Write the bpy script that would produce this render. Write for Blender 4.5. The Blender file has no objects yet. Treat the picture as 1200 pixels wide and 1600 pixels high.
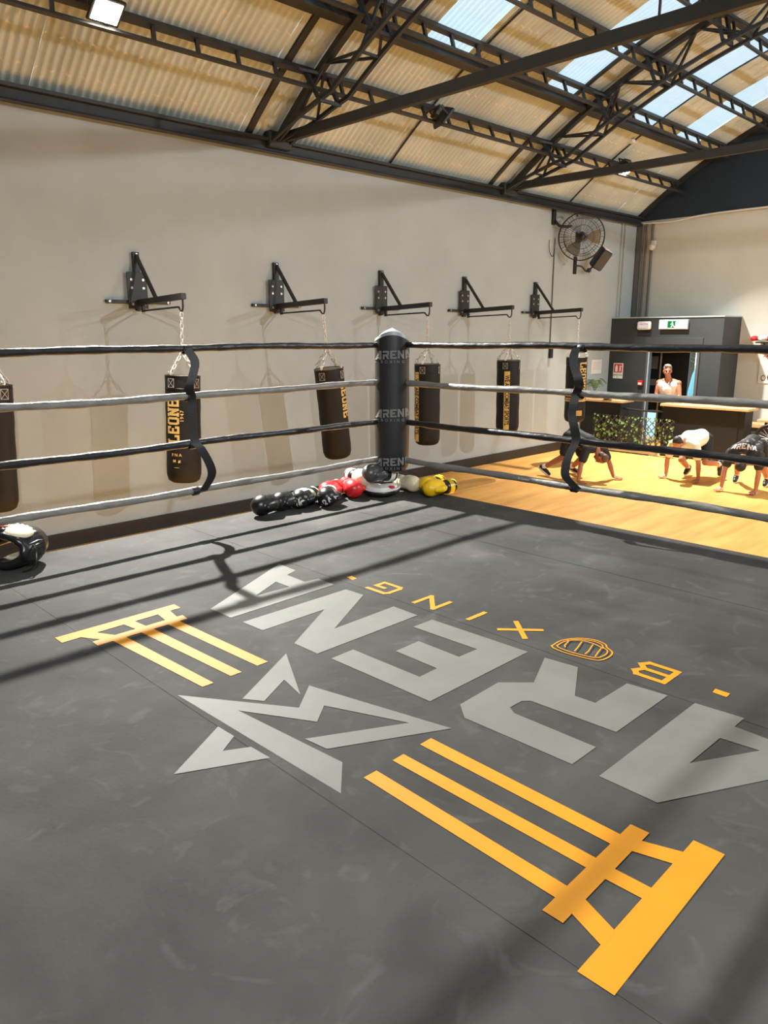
import bpy, bmesh, math, random
from math import pi, sin, cos, radians, sqrt, atan2
from mathutils import Vector, Matrix, Quaternion
from mathutils.geometry import tessellate_polygon
random.seed(7)
V = Vector
S = bpy.context.scene
COL = S.collection

# ------------------------------------------------------------------ camera, world, exposure
CAM_Z = 2.64          # eye height above the gym floor; the photographer stands in the ring
CZ = 1.34             # height of the ring canvas
cam_d = bpy.data.cameras.new('camera')
cam = bpy.data.objects.new('camera', cam_d); COL.objects.link(cam)
cam_d.sensor_fit = 'VERTICAL'; cam_d.sensor_height = 36.0
cam_d.lens = 1165.4 * 36.0 / 1600.0
cam_d.clip_start = 0.05; cam_d.clip_end = 200
yaw, pit, rol = radians(45.644), radians(13.546), radians(-0.195)
F = V((cos(yaw) * cos(pit), sin(yaw) * cos(pit), -sin(pit)))
R0 = V((sin(yaw), -cos(yaw), 0)); U0 = R0.cross(F)
R1 = R0 * cos(rol) + U0 * sin(rol); U1 = -R0 * sin(rol) + U0 * cos(rol)
M = Matrix((R1, U1, -F)).transposed().to_4x4(); M.translation = V((0, 0, CAM_Z))
cam.matrix_world = M
S.camera = cam

S.view_settings.view_transform = 'Standard'
S.view_settings.look = 'None'
S.view_settings.gamma = 1.0
S.view_settings.use_curve_mapping = False
S.view_settings.exposure = 0.0
S.cycles.use_denoising = True
S.cycles.max_bounces = 8
S.cycles.diffuse_bounces = 5
S.cycles.transparent_max_bounces = 8
S.cycles.sample_clamp_indirect = 6.0
S.cycles.caustics_reflective = False
S.cycles.caustics_refractive = False

W = bpy.data.worlds.new('world'); S.world = W; W.use_nodes = True
bg = W.node_tree.nodes['Background']
bg.inputs[0].default_value = (0.72, 0.9, 1.0, 1); bg.inputs[1].default_value = 2.6

# light strengths
LAMP_RING = 610.0      # floodlight over the left wall, aimed into the ring
LAMP_FAR = 470.0        # floodlight near the far wall
LAMP_OPP = (330.0, 170.0, 260.0)   # floodlights of the opposite row

# ------------------------------------------------------------------ helpers
def lin(c):
    return tuple(((x / 12.92) if x <= 0.04045 else ((x + 0.055) / 1.055) ** 2.4) for x in (v / 255.0 for v in c))

def mat(name, rgb, rough=0.6, metal=0.0, var=0.0, scale=6.0, bump=0.0, bscale=60.0, stretch=(1, 1, 1), spec=0.5, rgb2=None, coat=0.0, detail=4.0, coord='Object'):
    m = bpy.data.materials.new(name); m.use_nodes = True
    nt = m.node_tree; b = nt.nodes['Principled BSDF']
    c1 = lin(rgb)
    b.inputs['Roughness'].default_value = rough
    b.inputs['Metallic'].default_value = metal
    b.inputs['Specular IOR Level'].default_value = spec
    if coat: b.inputs['Coat Weight'].default_value = coat; b.inputs['Coat Roughness'].default_value = 0.15
    tc = nt.nodes.new('ShaderNodeTexCoord'); mp = nt.nodes.new('ShaderNodeMapping')
    mp.inputs['Scale'].default_value = stretch
    nt.links.new(tc.outputs[coord], mp.inputs[0])
    n = nt.nodes.new('ShaderNodeTexNoise'); n.inputs['Scale'].default_value = scale; n.inputs['Detail'].default_value = detail
    n.inputs['Roughness'].default_value = 0.6
    nt.links.new(mp.outputs[0], n.inputs[0])
    r = nt.nodes.new('ShaderNodeValToRGB')
    c2 = lin(rgb2) if rgb2 else c1
    r.color_ramp.elements[0].position = 0.32; r.color_ramp.elements[1].position = 0.68
    r.color_ramp.elements[0].color = tuple(max(0, x * (1 - var)) for x in c1) + (1,)
    r.color_ramp.elements[1].color = tuple(min(1, x * (1 + var)) for x in c2) + (1,)
    nt.links.new(n.outputs[0], r.inputs[0]); nt.links.new(r.outputs[0], b.inputs['Base Color'])
    if bump:
        n2 = nt.nodes.new('ShaderNodeTexNoise'); n2.inputs['Scale'].default_value = bscale; n2.inputs['Detail'].default_value = 3
        nt.links.new(mp.outputs[0], n2.inputs[0])
        bp = nt.nodes.new('ShaderNodeBump'); bp.inputs['Strength'].default_value = bump; bp.inputs['Distance'].default_value = 0.01
        nt.links.new(n2.outputs[0], bp.inputs['Height']); nt.links.new(bp.outputs[0], b.inputs['Normal'])
    return m

def emit(name, rgb, strength):
    m = bpy.data.materials.new(name); m.use_nodes = True
    nt = m.node_tree; nt.nodes.remove(nt.nodes['Principled BSDF'])
    e = nt.nodes.new('ShaderNodeEmission'); e.inputs[0].default_value = lin(rgb) + (1,); e.inputs[1].default_value = strength
    nt.links.new(e.outputs[0], nt.nodes['Material Output'].inputs[0])
    return m

def link(name, mesh, m, parent=None, smooth=False, loc=None):
    o = bpy.data.objects.new(name, mesh); COL.objects.link(o)
    if m is not None:
        for mm in (m if isinstance(m, (list, tuple)) else [m]): mesh.materials.append(mm)
    if smooth:
        for p in mesh.polygons: p.use_smooth = True
    if parent is not None: o.parent = parent
    if loc is not None: o.location = loc
    return o

def tag(o, label=None, cat=None, group=None, kind=None):
    if label: o['label'] = label
    if cat: o['category'] = cat
    if group: o['group'] = group
    if kind: o['kind'] = kind
    return o

def empty(name, loc=(0, 0, 0), label=None, cat=None, group=None, rz=0.0):
    o = bpy.data.objects.new(name, None); COL.objects.link(o)
    o.location = loc; o.rotation_euler = (0, 0, rz); o.empty_display_size = 0.1
    return tag(o, label, cat, group)

def frame(d, up=(0, 0, 1)):
    z = V(d).normalized(); u = V(up)
    if abs(z.dot(u.normalized())) > 0.98: u = V((1, 0, 0)) if abs(z.x) < 0.9 else V((0, 1, 0))
    x = u.cross(z).normalized(); y = z.cross(x)
    return Matrix((x, y, z)).transposed()

class MB:
    def __init__(s): s.b = bmesh.new()
    def box(s, c, size, rot=None):
        m = Matrix.Translation(V(c)) @ ((rot.to_4x4()) if rot is not None else Matrix()) @ Matrix.Diagonal((size[0], size[1], size[2], 1))
        bmesh.ops.create_cube(s.b, size=1, matrix=m); return s
    def span(s, a, b):
        a, b = V(a), V(b); return s.box((a + b) / 2, b - a)
    def beam(s, p0, p1, w, h, up=(0, 0, 1)):
        p0, p1 = V(p0), V(p1); return s.box((p0 + p1) / 2, (w, h, (p1 - p0).length), frame(p1 - p0, up))
    def cyl(s, p0, p1, r0, r1=None, seg=16):
        p0, p1 = V(p0), V(p1); r1 = r0 if r1 is None else r1
        m = Matrix.Translation((p0 + p1) / 2) @ frame(p1 - p0).to_4x4()
        bmesh.ops.create_cone(s.b, cap_ends=True, cap_tris=False, segments=seg, radius1=r0, radius2=r1, depth=(p1 - p0).length, matrix=m); return s
    def ell(s, c, r, rot=None, seg=20, ring=12):
        if isinstance(r, (int, float)): r = (r, r, r)
        m = Matrix.Translation(V(c)) @ (rot.to_4x4() if rot is not None else Matrix()) @ Matrix.Diagonal((r[0], r[1], r[2], 1))
        bmesh.ops.create_uvsphere(s.b, u_segments=seg, v_segments=ring, radius=1, matrix=m); return s
    def cap(s, p0, p1, r0, r1=None):
        r1 = r0 if r1 is None else r1
        s.ell(p0, r0, seg=14, ring=8); s.ell(p1, r1, seg=14, ring=8)
        if (V(p1) - V(p0)).length > 1e-4: s.cyl(p0, p1, r0, r1, 14)
        return s
    def tube(s, pts, r, seg=10, closed=False):
        pts = [V(p) for p in pts]; n = len(pts); rings = []
        rr = r if isinstance(r, (list, tuple)) else [r] * n
        up = None
        for i, p in enumerate(pts):
            if closed: t = pts[(i + 1) % n] - pts[i - 1]
            else: t = pts[min(i + 1, n - 1)] - pts[max(i - 1, 0)]
            t.normalize()
            if up is None:
                up = V((0, 0, 1)) if abs(t.z) < 0.9 else V((1, 0, 0))
            x = up.cross(t)
            if x.length < 1e-4: x = V((1, 0, 0)).cross(t)
            x.normalize(); y = t.cross(x).normalized(); up = y
            rings.append([s.b.verts.new(p + (x * cos(2 * pi * k / seg) + y * sin(2 * pi * k / seg)) * rr[i]) for k in range(seg)])
        for i in range(n if closed else n - 1):
            a, b = rings[i], rings[(i + 1) % n]
            for k in range(seg): s.b.faces.new((a[k], a[(k + 1) % seg], b[(k + 1) % seg], b[k]))
        if not closed:
            s.b.faces.new(rings[0][::-1]); s.b.faces.new(rings[-1])
        return s
    def ribbon(s, pts, w, t, axis):
        """flat strap: width w along axis, thickness t"""
        pts = [V(p) for p in pts]; n = len(pts); ax = V(axis).normalized(); rings = []
        for i, p in enumerate(pts):
            d = (pts[min(i + 1, n - 1)] - pts[max(i - 1, 0)]).normalized(); nn = d.cross(ax).normalized()
            rings.append([s.b.verts.new(p + ax * a * w / 2 + nn * b * t / 2) for a, b in ((-1, -1), (1, -1), (1, 1), (-1, 1))])
        for i in range(n - 1):
            a, b = rings[i], rings[i + 1]
            for k in range(4): s.b.faces.new((a[k], a[(k + 1) % 4], b[(k + 1) % 4], b[k]))
        s.b.faces.new(rings[0][::-1]); s.b.faces.new(rings[-1]); return s
    def loft(s, rings, cap=True):
        rs = [[s.b.verts.new(V(p)) for p in r] for r in rings]; n = len(rs[0])
        for a, b in zip(rs, rs[1:]):
            for k in range(n): s.b.faces.new((a[k], a[(k + 1) % n], b[(k + 1) % n], b[k]))
        if cap:
            s.b.faces.new(rs[0][::-1]); s.b.faces.new(rs[-1])
        return s
    def lathe(s, prof, c=(0, 0, 0), seg=32):
        return s.loft([[(c[0] + r * cos(2 * pi * k / seg), c[1] + r * sin(2 * pi * k / seg), c[2] + z) for k in range(seg)] for r, z in prof])
    def poly(s, outer, holes=(), f=lambda p: (p[0], p[1], 0)):
        loops = [[V((p[0], p[1], 0)) for p in outer]] + [[V((p[0], p[1], 0)) for p in h] for h in holes]
        flat = [p for l in loops for p in l]
        lift = getattr(s, 'lift', 0.0); s.lift = lift + getattr(s, 'dl', 0.0)
        vs = [s.b.verts.new(V(f((p.x, p.y))) + V((0, 0, lift))) for p in flat]
        for t in tessellate_polygon(loops):
            try: s.b.faces.new([vs[i] for i in t])
            except ValueError: pass
        return s
    def mesh(s, name):
        bmesh.ops.recalc_face_normals(s.b, faces=s.b.faces[:])
        me = bpy.data.meshes.new(name); s.b.to_mesh(me); s.b.free(); return me
    def build(s, name, m, parent=None, smooth=False, bevel=0.0, loc=None, seg=2):
        o = link(name, s.mesh(name), m, parent, smooth, loc)
        if bevel:
            md = o.modifiers.new('bevel', 'BEVEL'); md.width = bevel; md.segments = seg; md.limit_method = 'ANGLE'; md.angle_limit = radians(40)
            md.harden_normals = False
        if smooth and not bevel:
            md = o.modifiers.new('es', 'EDGE_SPLIT'); md.split_angle = radians(50)
        return o

def blob(mb, name, m, parent=None, voxel=0.01, it=4, fac=0.5, loc=None):
    """one continuous skin over overlapping volumes"""
    me = bpy.data.meshes.new('tmp'); mb.b.to_mesh(me); mb.b.free()
    o = bpy.data.objects.new('tmp', me); COL.objects.link(o)
    r = o.modifiers.new('r', 'REMESH'); r.mode = 'VOXEL'; r.voxel_size = voxel
    sm = o.modifiers.new('s', 'SMOOTH'); sm.factor = fac; sm.iterations = it
    dg = bpy.context.evaluated_depsgraph_get(); dg.update()
    nm = bpy.data.meshes.new_from_object(o.evaluated_get(dg))
    bpy.data.objects.remove(o); bpy.data.meshes.remove(me)
    nm.name = name; nm.materials.clear()
    return link(name, nm, m, parent, True, loc)

def copy_tree(o, parent=None):
    c = o.copy(); COL.objects.link(c); c.parent = parent
    for ch in list(o.children): copy_tree(ch, c)
    return c

def text_bm(body, size=1.0, bold=0.0, spacing=1.0, sx=1.0):
    cu = bpy.data.curves.new('t', 'FONT'); cu.body = body; cu.size = size; cu.offset = bold; cu.space_character = spacing
    cu.align_x = 'CENTER'; cu.align_y = 'CENTER'; cu.resolution_u = 3
    o = bpy.data.objects.new('t', cu); COL.objects.link(o)
    dg = bpy.context.evaluated_depsgraph_get(); dg.update()
    me = bpy.data.meshes.new_from_object(o.evaluated_get(dg))
    bpy.data.objects.remove(o); bpy.data.curves.remove(cu)
    b = bmesh.new(); b.from_mesh(me); bpy.data.meshes.remove(me)
    if sx != 1.0:
        for v in b.verts: v.co.x *= sx
    return b

def slice_bm(b, step):
    xs = [v.co.x for v in b.verts]
    if not xs: return b
    x = math.ceil(min(xs) / step) * step
    while x < max(xs):
        bmesh.ops.bisect_plane(b, geom=b.verts[:] + b.edges[:] + b.faces[:], plane_co=(x, 0, 0), plane_no=(1, 0, 0)); x += step
    return b

def bm_obj(b, name, m, fn, parent=None, loc=None):
    for v in b.verts: v.co = V(fn(v.co.x, v.co.y))
    me = bpy.data.meshes.new(name); b.to_mesh(me); b.free()
    return link(name, me, m, parent, False, loc)

def join_bm(dst, src, fn=None):
    me = bpy.data.meshes.new('j'); src.to_mesh(me); src.free()
    n0 = len(dst.verts); dst.from_mesh(me); bpy.data.meshes.remove(me)
    dst.verts.ensure_lookup_table()
    if fn:
        for v in dst.verts[n0:]:
            q = fn(v.co.x, v.co.y); v.co = V((q[0], q[1], 0))
    return dst

def arc(c, r, a0, a1, n):
    return [(c[0] + r * cos(a0 + (a1 - a0) * i / n), c[1] + r * sin(a0 + (a1 - a0) * i / n)) for i in range(n + 1)]

def bez(p, n=10):
    """Catmull-Rom through p"""
    p = [V(q) for q in p]; q = [p[0] * 2 - p[1]] + p + [p[-1] * 2 - p[-2]]; out = []
    for i in range(1, len(q) - 2):
        for k in range(n):
            t = k / n
            out.append(0.5 * ((2 * q[i]) + (q[i + 1] - q[i - 1]) * t + (2 * q[i - 1] - 5 * q[i] + 4 * q[i + 1] - q[i + 2]) * t * t + (3 * q[i] - q[i - 1] - 3 * q[i + 1] + q[i + 2]) * t ** 3))
    return out + [p[-1]]

# ------------------------------------------------------------------ materials
M_wall = mat('wall_plaster', (169, 178, 178), 0.75, var=0.05, scale=1.2, bump=0.08, bscale=90, coord='Object')
M_far = mat('far_wall_plaster', (206, 206, 197), 0.75, var=0.04, scale=1.2)
M_gable = mat('gable_paint', (26, 42, 58), 0.7, var=0.12, scale=1.5)
M_base = mat('baseboard_paint', (40, 38, 37), 0.55, var=0.1)
M_vest = mat('entrance_paint', (50, 54, 55), 0.65, var=0.05, scale=2)
M_steel = mat('black_steel', (36, 36, 37), 0.5, var=0.12, scale=9)
M_truss = mat('truss_paint', (43, 45, 47), 0.55, var=0.18, scale=5)
M_tie = mat('tie_paint', (52, 54, 54), 0.8, var=0.12, scale=5)
M_bolt = mat('zinc_bolt', (190, 190, 185), 0.35, metal=0.8)
M_chain = mat('chain_steel', (214, 212, 206), 0.35, metal=0.35)
M_bag = mat('bag_leather', (22, 22, 23), 0.55, spec=0.28, var=0.15, scale=4, bump=0.12, bscale=220)
M_stitch = mat('white_stitching', (165, 162, 150), 0.7)
M_gold = mat('gold_print', (208, 178, 104), 0.55, var=0.04)
M_ink = mat('black_ink', (22, 20, 18), 0.6)
M_bagtop = mat('bag_filling', (150, 142, 118), 0.8, var=0.1)
M_rope_k = mat('rope_black', (30, 30, 31), 0.38, var=0.15, scale=14, bump=0.6, bscale=16, stretch=(1, 1, 3))
M_rope_g = mat('rope_grey', (120, 118, 113), 0.42, var=0.22, scale=10, bump=0.6, bscale=16, stretch=(1, 1, 3))
M_strap = mat('strap_webbing', (22, 22, 22), 0.45, var=0.1, bump=0.2, bscale=150)
M_pad = mat('pad_vinyl', (34, 36, 37), 0.38, var=0.1, scale=3, bump=0.05, bscale=30)
M_padtop = mat('pad_piping', (150, 158, 158), 0.4)
M_padprint = mat('pad_print', (112, 112, 110), 0.55)
M_wprint = mat('white_print', (215, 212, 205), 0.5)
M_grey_print = mat('grey_floor_print', (111, 111, 104), 0.6, spec=0.28, var=0.07, scale=5, bump=0.05, bscale=40)
M_amber = mat('amber_floor_print', (204, 136, 24), 0.6, spec=0.28, var=0.05, scale=6)
M_wood = mat('light_wood', (196, 164, 116), 0.5, var=0.12, scale=4, stretch=(3, 1, 1))
M_counter = mat('counter_black', (30, 30, 30), 0.6, spec=0.25, var=0.06)
M_black = mat('black_plastic', (26, 26, 27), 0.45, var=0.06)
M_dgrey = mat('dark_grey_plastic', (60, 60, 60), 0.5)
M_white = mat('white_plastic', (226, 224, 218), 0.45)
M_paper = mat('paper', (222, 220, 212), 0.7)
M_red = mat('red_leather', (196, 34, 38), 0.35, var=0.08, scale=8)
M_yel = mat('yellow_leather', (236, 192, 20), 0.35, var=0.06, scale=8)
M_blkl = mat('black_leather', (24, 24, 25), 0.32, var=0.1, scale=8, bump=0.06, bscale=70)
M_crm = mat('cream_leather', (214, 204, 172), 0.42, var=0.06, scale=8)
M_signred = mat('sign_red', (196, 40, 44), 0.5)
M_cable = mat('cable_grey', (98, 97, 92), 0.6)

def canvas_mat():
    m = mat('ring_canvas', (62, 61, 58), 0.75, var=0.12, scale=2.4, bump=0.1, bscale=70, detail=7, rgb2=(70, 69, 66), spec=0.17)
    nt = m.node_tree; b = nt.nodes['Principled BSDF']
    base = b.inputs['Base Color'].links[0].from_socket
    tc = nt.nodes.new('ShaderNodeTexCoord')
    n = nt.nodes.new('ShaderNodeTexNoise'); n.inputs['Scale'].default_value = 1.1; n.inputs['Detail'].default_value = 8; n.inputs['Distortion'].default_value = 1.2
    nt.links.new(tc.outputs['Object'], n.inputs[0])
    r = nt.nodes.new('ShaderNodeValToRGB'); r.color_ramp.elements[0].position = 0.42; r.color_ramp.elements[1].position = 0.62
    r.color_ramp.elements[0].color = (0.8, 0.8, 0.8, 1); r.color_ramp.elements[1].color = (1.12, 1.12, 1.12, 1)
    nt.links.new(n.outputs[0], r.inputs[0])
    mx = nt.nodes.new('ShaderNodeMix'); mx.data_type = 'RGBA'; mx.blend_type = 'MULTIPLY'; mx.inputs[0].default_value = 1.0
    nt.links.new(base, mx.inputs[6]); nt.links.new(r.outputs[0], mx.inputs[7])
    # pale scuffs
    n2 = nt.nodes.new('ShaderNodeTexNoise'); n2.inputs['Scale'].default_value = 5.0; n2.inputs['Detail'].default_value = 9; n2.inputs['Distortion'].default_value = 2.0
    nt.links.new(tc.outputs['Object'], n2.inputs[0])
    r2 = nt.nodes.new('ShaderNodeValToRGB'); r2.color_ramp.elements[0].position = 0.58; r2.color_ramp.elements[1].position = 0.75
    r2.color_ramp.elements[0].color = (0, 0, 0, 1); r2.color_ramp.elements[1].color = (0.025, 0.025, 0.025, 1)
    nt.links.new(n2.outputs[0], r2.inputs[0])
    ad = nt.nodes.new('ShaderNodeMix'); ad.data_type = 'RGBA'; ad.blend_type = 'ADD'; ad.inputs[0].default_value = 1.0
    nt.links.new(mx.outputs[2], ad.inputs[6]); nt.links.new(r2.outputs[0], ad.inputs[7])
    nt.links.new(ad.outputs[2], b.inputs['Base Color'])
    return m
M_canvas = canvas_mat()
M_skirt = mat('ring_skirt', (30, 30, 31), 0.6, var=0.08)

def floor_mat():
    m = mat('orange_wood_floor', (214, 153, 78), 0.6, var=0.1, scale=1.2, stretch=(0.5, 3.2, 1), detail=6, rgb2=(228, 171, 94), spec=0.12)
    return m
M_floor = floor_mat()

def roof_mat():
    m = mat('roof_sheet', (188, 195, 188), 0.7, var=0.1, scale=0.9, rgb2=(200, 206, 197), detail=5)
    nt = m.node_tree; b = nt.nodes['Principled BSDF']; base = b.inputs['Base Color'].links[0].from_socket
    uv = nt.nodes.new('ShaderNodeUVMap'); uv.uv_map = 'UVMap'
    sp = nt.nodes.new('ShaderNodeSeparateXYZ'); nt.links.new(uv.outputs[0], sp.inputs[0])
    def fr(sock, k, off=0.0):
        a = nt.nodes.new('ShaderNodeMath'); a.operation = 'MULTIPLY_ADD'; a.inputs[1].default_value = k; a.inputs[2].default_value = off
        f = nt.nodes.new('ShaderNodeMath'); f.operation = 'FRACT'; nt.links.new(sock, a.inputs[0]); nt.links.new(a.outputs[0], f.inputs[0]); return f.outputs[0]
    def lt(sock, v):
        a = nt.nodes.new('ShaderNodeMath'); a.operation = 'LESS_THAN'; a.inputs[1].default_value = v; nt.links.new(sock, a.inputs[0]); return a.outputs[0]
    def mul(a_, b_):
        a = nt.nodes.new('ShaderNodeMath'); a.operation = 'MULTIPLY'; nt.links.new(a_, a.inputs[0]); nt.links.new(b_, a.inputs[1]); return a.outputs[0]
    d = mul(lt(fr(sp.outputs[0], 1 / 0.18), 0.3), lt(fr(sp.outputs[1], 1 / 0.42), 0.055))   # pale fixing marks in rows
    mx = nt.nodes.new('ShaderNodeMix'); mx.data_type = 'RGBA'
    nt.links.new(d, mx.inputs[0]); nt.links.new(base, mx.inputs[6]); mx.inputs[7].default_value = lin((224, 212, 192)) + (1,)
    nt.links.new(mx.outputs[2], b.inputs['Base Color'])
    return m
M_roof = roof_mat()

def skylight_mat():
    m = bpy.data.materials.new('frosted_skylight'); m.use_nodes = True
    nt = m.node_tree; nt.nodes.remove(nt.nodes['Principled BSDF'])
    t = nt.nodes.new('ShaderNodeBsdfTranslucent'); t.inputs[0].default_value = (0.46, 0.5, 0.52, 1)
    d = nt.nodes.new('ShaderNodeBsdfDiffuse'); d.inputs[0].default_value = (0.7, 0.74, 0.76, 1)
    mx = nt.nodes.new('ShaderNodeMixShader'); mx.inputs[0].default_value = 0.15
    n = nt.nodes.new('ShaderNodeTexNoise'); n.inputs['Scale'].default_value = 3
    nt.links.new(t.outputs[0], mx.inputs[1]); nt.links.new(d.outputs[0], mx.inputs[2])
    nt.links.new(mx.outputs[0], nt.nodes['Material Output'].inputs[0])
    return m
M_sky = skylight_mat()

# ------------------------------------------------------------------ setting: hall shell
YL, YR, XB, XF = 9.36, -4.36, -5.0, 17.75
RC_Y, RC_Z, RR = 2.5, -3.02, 10.78      # roof arc
def arc_pt(x, y_roof, dr=0.0):
    """point under the roof at span position y, dr below it along the roof normal"""
    a = math.asin((y_roof - RC_Y) / RR); r = RR - dr
    return V((x, RC_Y + r * sin(a), RC_Z + r * cos(a)))
def struct(o, label=None, cat=None):
    o['kind'] = 'structure'
    return tag(o, label, cat)

struct(MB().span((-1.2, -1.2, -0.1), (XF + 0.6, YL, 0)).build('floor', M_floor), 'orange wood gym floor around the raised ring', 'floor')
M_unseen_floor = mat('grey_unseen_floor', (96, 98, 98), 0.8, var=0.08)  # unseen floor part, made grey to keep orange bounce off walls and roof
fl2 = MB().span((XB, YR, -0.1), (-1.2, YL, 0)).span((-1.2, YR, -0.1), (XF + 0.2, -1.2, 0))
struct(fl2.build('floor_near', M_unseen_floor), 'unseen floor behind the viewer, made grey to cut orange bounce', 'floor')
struct(MB().span((XB, YL, 0), (XF, YL + 0.2, 5.32)).build('wall_left', M_wall), 'long beige grey plaster wall behind the punching bags', 'wall')
struct(MB().span((XB, YR - 0.2, 0), (XF, YR, 5.32)).build('wall_right', M_wall), 'beige plaster wall opposite the punching bags', 'wall')
struct(MB().span((XB - 0.2, YR - 0.2, 0), (XB, YL + 0.2, 8)).build('wall_back', M_wall), 'plain plaster wall at the near end of the hall', 'wall')
wf = MB()
wf.span((XF, YR - 0.2, 0), (XF + 0.2, 7.0, 5.2)); wf.span((XF, 8.95, 0), (XF + 0.2, YL + 0.2, 5.2)); wf.span((XF, 7.0, 2.4), (XF + 0.2, 8.95, 5.2))
struct(wf.build('wall_far', M_far), 'warm beige end wall behind the counter and entrance', 'wall')
g = MB()
pts = [(RC_Y + (RR + 0.05) * sin(a), RC_Z + (RR + 0.05) * cos(a)) for a in [math.asin((YR - 0.1 - RC_Y) / RR) + (math.asin((YL + 0.1 - RC_Y) / RR) - math.asin((YR - 0.1 - RC_Y) / RR)) * i / 40 for i in range(41)]]
pts = [(YR - 0.1, 5.2)] + pts + [(YL + 0.1, 5.2)]
g.loft([[(XF - 0.04, y, z) for y, z in pts], [(XF + 0.2, y, z) for y, z in pts]])
struct(g.build('wall_gable', M_gable), 'dark navy gable under the barrel roof at the far end', 'wall')
struct(MB().tube(bez([(XF - 0.06, 9.2, 5.15), (XF - 0.06, 8.5, 5.12), (XF - 0.06, 7.4, 5.2), (XF - 0.06, 4, 5.2), (XF - 0.06, -4, 5.2)], 6), 0.02, 6).build('trim_1', M_white), 'white cable along the foot of the navy gable', 'trim')
struct(MB().span((XB, YL - 0.03, 0), (XF, YL, 0.185)).build('baseboard_left', M_base), 'dark painted skirting band along the bag wall', 'baseboard')
struct(MB().span((XF - 0.03, YR, 0), (XF, 6.6, 0.12)).build('baseboard_far', M_base), 'dark skirting along the end wall', 'baseboard')
# eaves beam with a notch where the trusses land
eb = MB(); eb.span((XB, YL - 0.1, 5.14), (XF - 0.05, YL - 0.002, 5.24)); eb.span((XB, YL - 0.18, 5.24), (XF - 0.05, YL - 0.002, 5.28))
eb.tube([(XB, YL - 0.12, 5.11), (XF - 0.05, YL - 0.12, 5.11)], 0.025, 8)
struct(eb.build('trim_2', M_truss), 'dark eaves beam along the top of the bag wall', 'trim')
# pilaster strips and pipes in the far left corner
pl = MB(); pl.span((16.95, YL - 0.05, 0.3), (17.0, YL, 5.12)); pl.span((17.08, YL - 0.05, 0.3), (17.12, YL, 5.12))
struct(pl.build('trim_3', M_wall), 'narrow twin batten on the bag wall near the far corner', 'trim')
pp = MB()
for y, r in ((9.2, 0.03), (9.1, 0.025), (8.95, 0.03)): pp.cyl((XF - 0.04, y, 2.96), (XF - 0.04, y, 5.14), r, seg=10)
pp.span((XF - 0.06, 9.22, 2.96), (XF, 9.33, 5.14))
struct(pp.build('trim_4', M_cable), 'grey pipes rising in the far corner above the entrance', 'trim')

# corrugated roof sheets and skylights (ridges follow the arch)
PITCH = 0.098
def corr(x0, x1, t0, t1, nt_, mb_uv, dr=0.0):
    b, uvl = mb_uv
    nx = max(4, int(round((x1 - x0) / PITCH * 6)))
    grid = []
    for i in range(nx + 1):
        x = x0 + (x1 - x0) * i / nx
        off = 0.02 * sin(2 * pi * x / PITCH) - dr
        col = []
        for j in range(nt_ + 1):
            a = t0 + (t1 - t0) * j / nt_; r = RR + off
            col.append((b.verts.new((x, RC_Y + r * sin(a), RC_Z + r * cos(a))), (x, a * RR)))
        grid.append(col)
    for i in range(nx):
        for j in range(nt_):
            q = (grid[i][j], grid[i + 1][j], grid[i + 1][j + 1], grid[i][j + 1])
            f = b.faces.new([k[0] for k in q]); f.smooth = True
            for l, k in zip(f.loops, q): l[uvl].uv = k[1]
A_L = math.asin((YL + 0.05 - RC_Y) / RR); A_R = -A_L
A_SL = math.asin((7.74 - RC_Y) / RR); A_SR = -A_SL
SKY = [(-2.85, -1.95), (-0.05, 0.85), (2.7, 3.6), (5.45, 6.35), (8.24, 9.1), (11.06, 11.95), (13.82, 14.72), (15.65, 16.62)]
bm = bmesh.new(); uvl = bm.loops.layers.uv.new('UVMap')
x = XB - 0.1
for a, b_ in SKY + [(XF + 0.15, None)]:
    corr(x, a, A_R, A_L, 30, (bm, uvl))
    if b_ is not None:
        corr(a, b_, A_SL, A_L, 6, (bm, uvl)); corr(a, b_, A_R, A_SR, 6, (bm, uvl)); x = b_
me = bpy.data.meshes.new('ceiling'); bm.to_mesh(me); bm.free()
struct(link('ceiling', me, M_roof), 'tan corrugated barrel roof lining', 'ceiling')
for i, (a, b_) in enumerate(SKY):
    bm = bmesh.new(); uvl = bm.loops.layers.uv.new('UVMap'); corr(a, b_, A_SR - 0.004, A_SL + 0.004, 24, (bm, uvl), -0.01)
    me = bpy.data.meshes.new('skylight'); bm.to_mesh(me); bm.free()
    struct(link('window_%d' % (i + 1), me, M_sky), 'frosted corrugated skylight strip in the barrel roof', 'skylight')
# dark ribs under the sheets
def rib(x, w, h, name, lab, m=M_truss):
    mb = MB(); n = 40
    rings = []
    for i in range(n + 1):
        a = A_R + (A_L - A_R) * i / n
        rings.append([(x + sx * w / 2, RC_Y + (RR - 0.021 - k) * sin(a), RC_Z + (RR - 0.021 - k) * cos(a)) for sx, k in ((-1, 0), (1, 0), (1, h), (-1, h))])
    mb.loft(rings); return struct(mb.build(name, m), lab, 'trim')
rib(6.5, 0.09, 0.03, 'trim_5', 'dark flat rib under the sheets beside the nearer roof truss')
rib(11.87, 0.09, 0.03, 'trim_6', 'dark flat rib under the sheets beside the farther roof truss')
rib(9.25, 0.025, 0.02, 'trim_7', 'thin dark seam across the roof between the two trusses')
rib(14.62, 0.025, 0.02, 'trim_8', 'thin dark seam across the roof before the gable')
rib(XF - 0.1, 0.1, 0.09, 'trim_9', 'dark edge angle where roof meets the navy gable')

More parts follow.
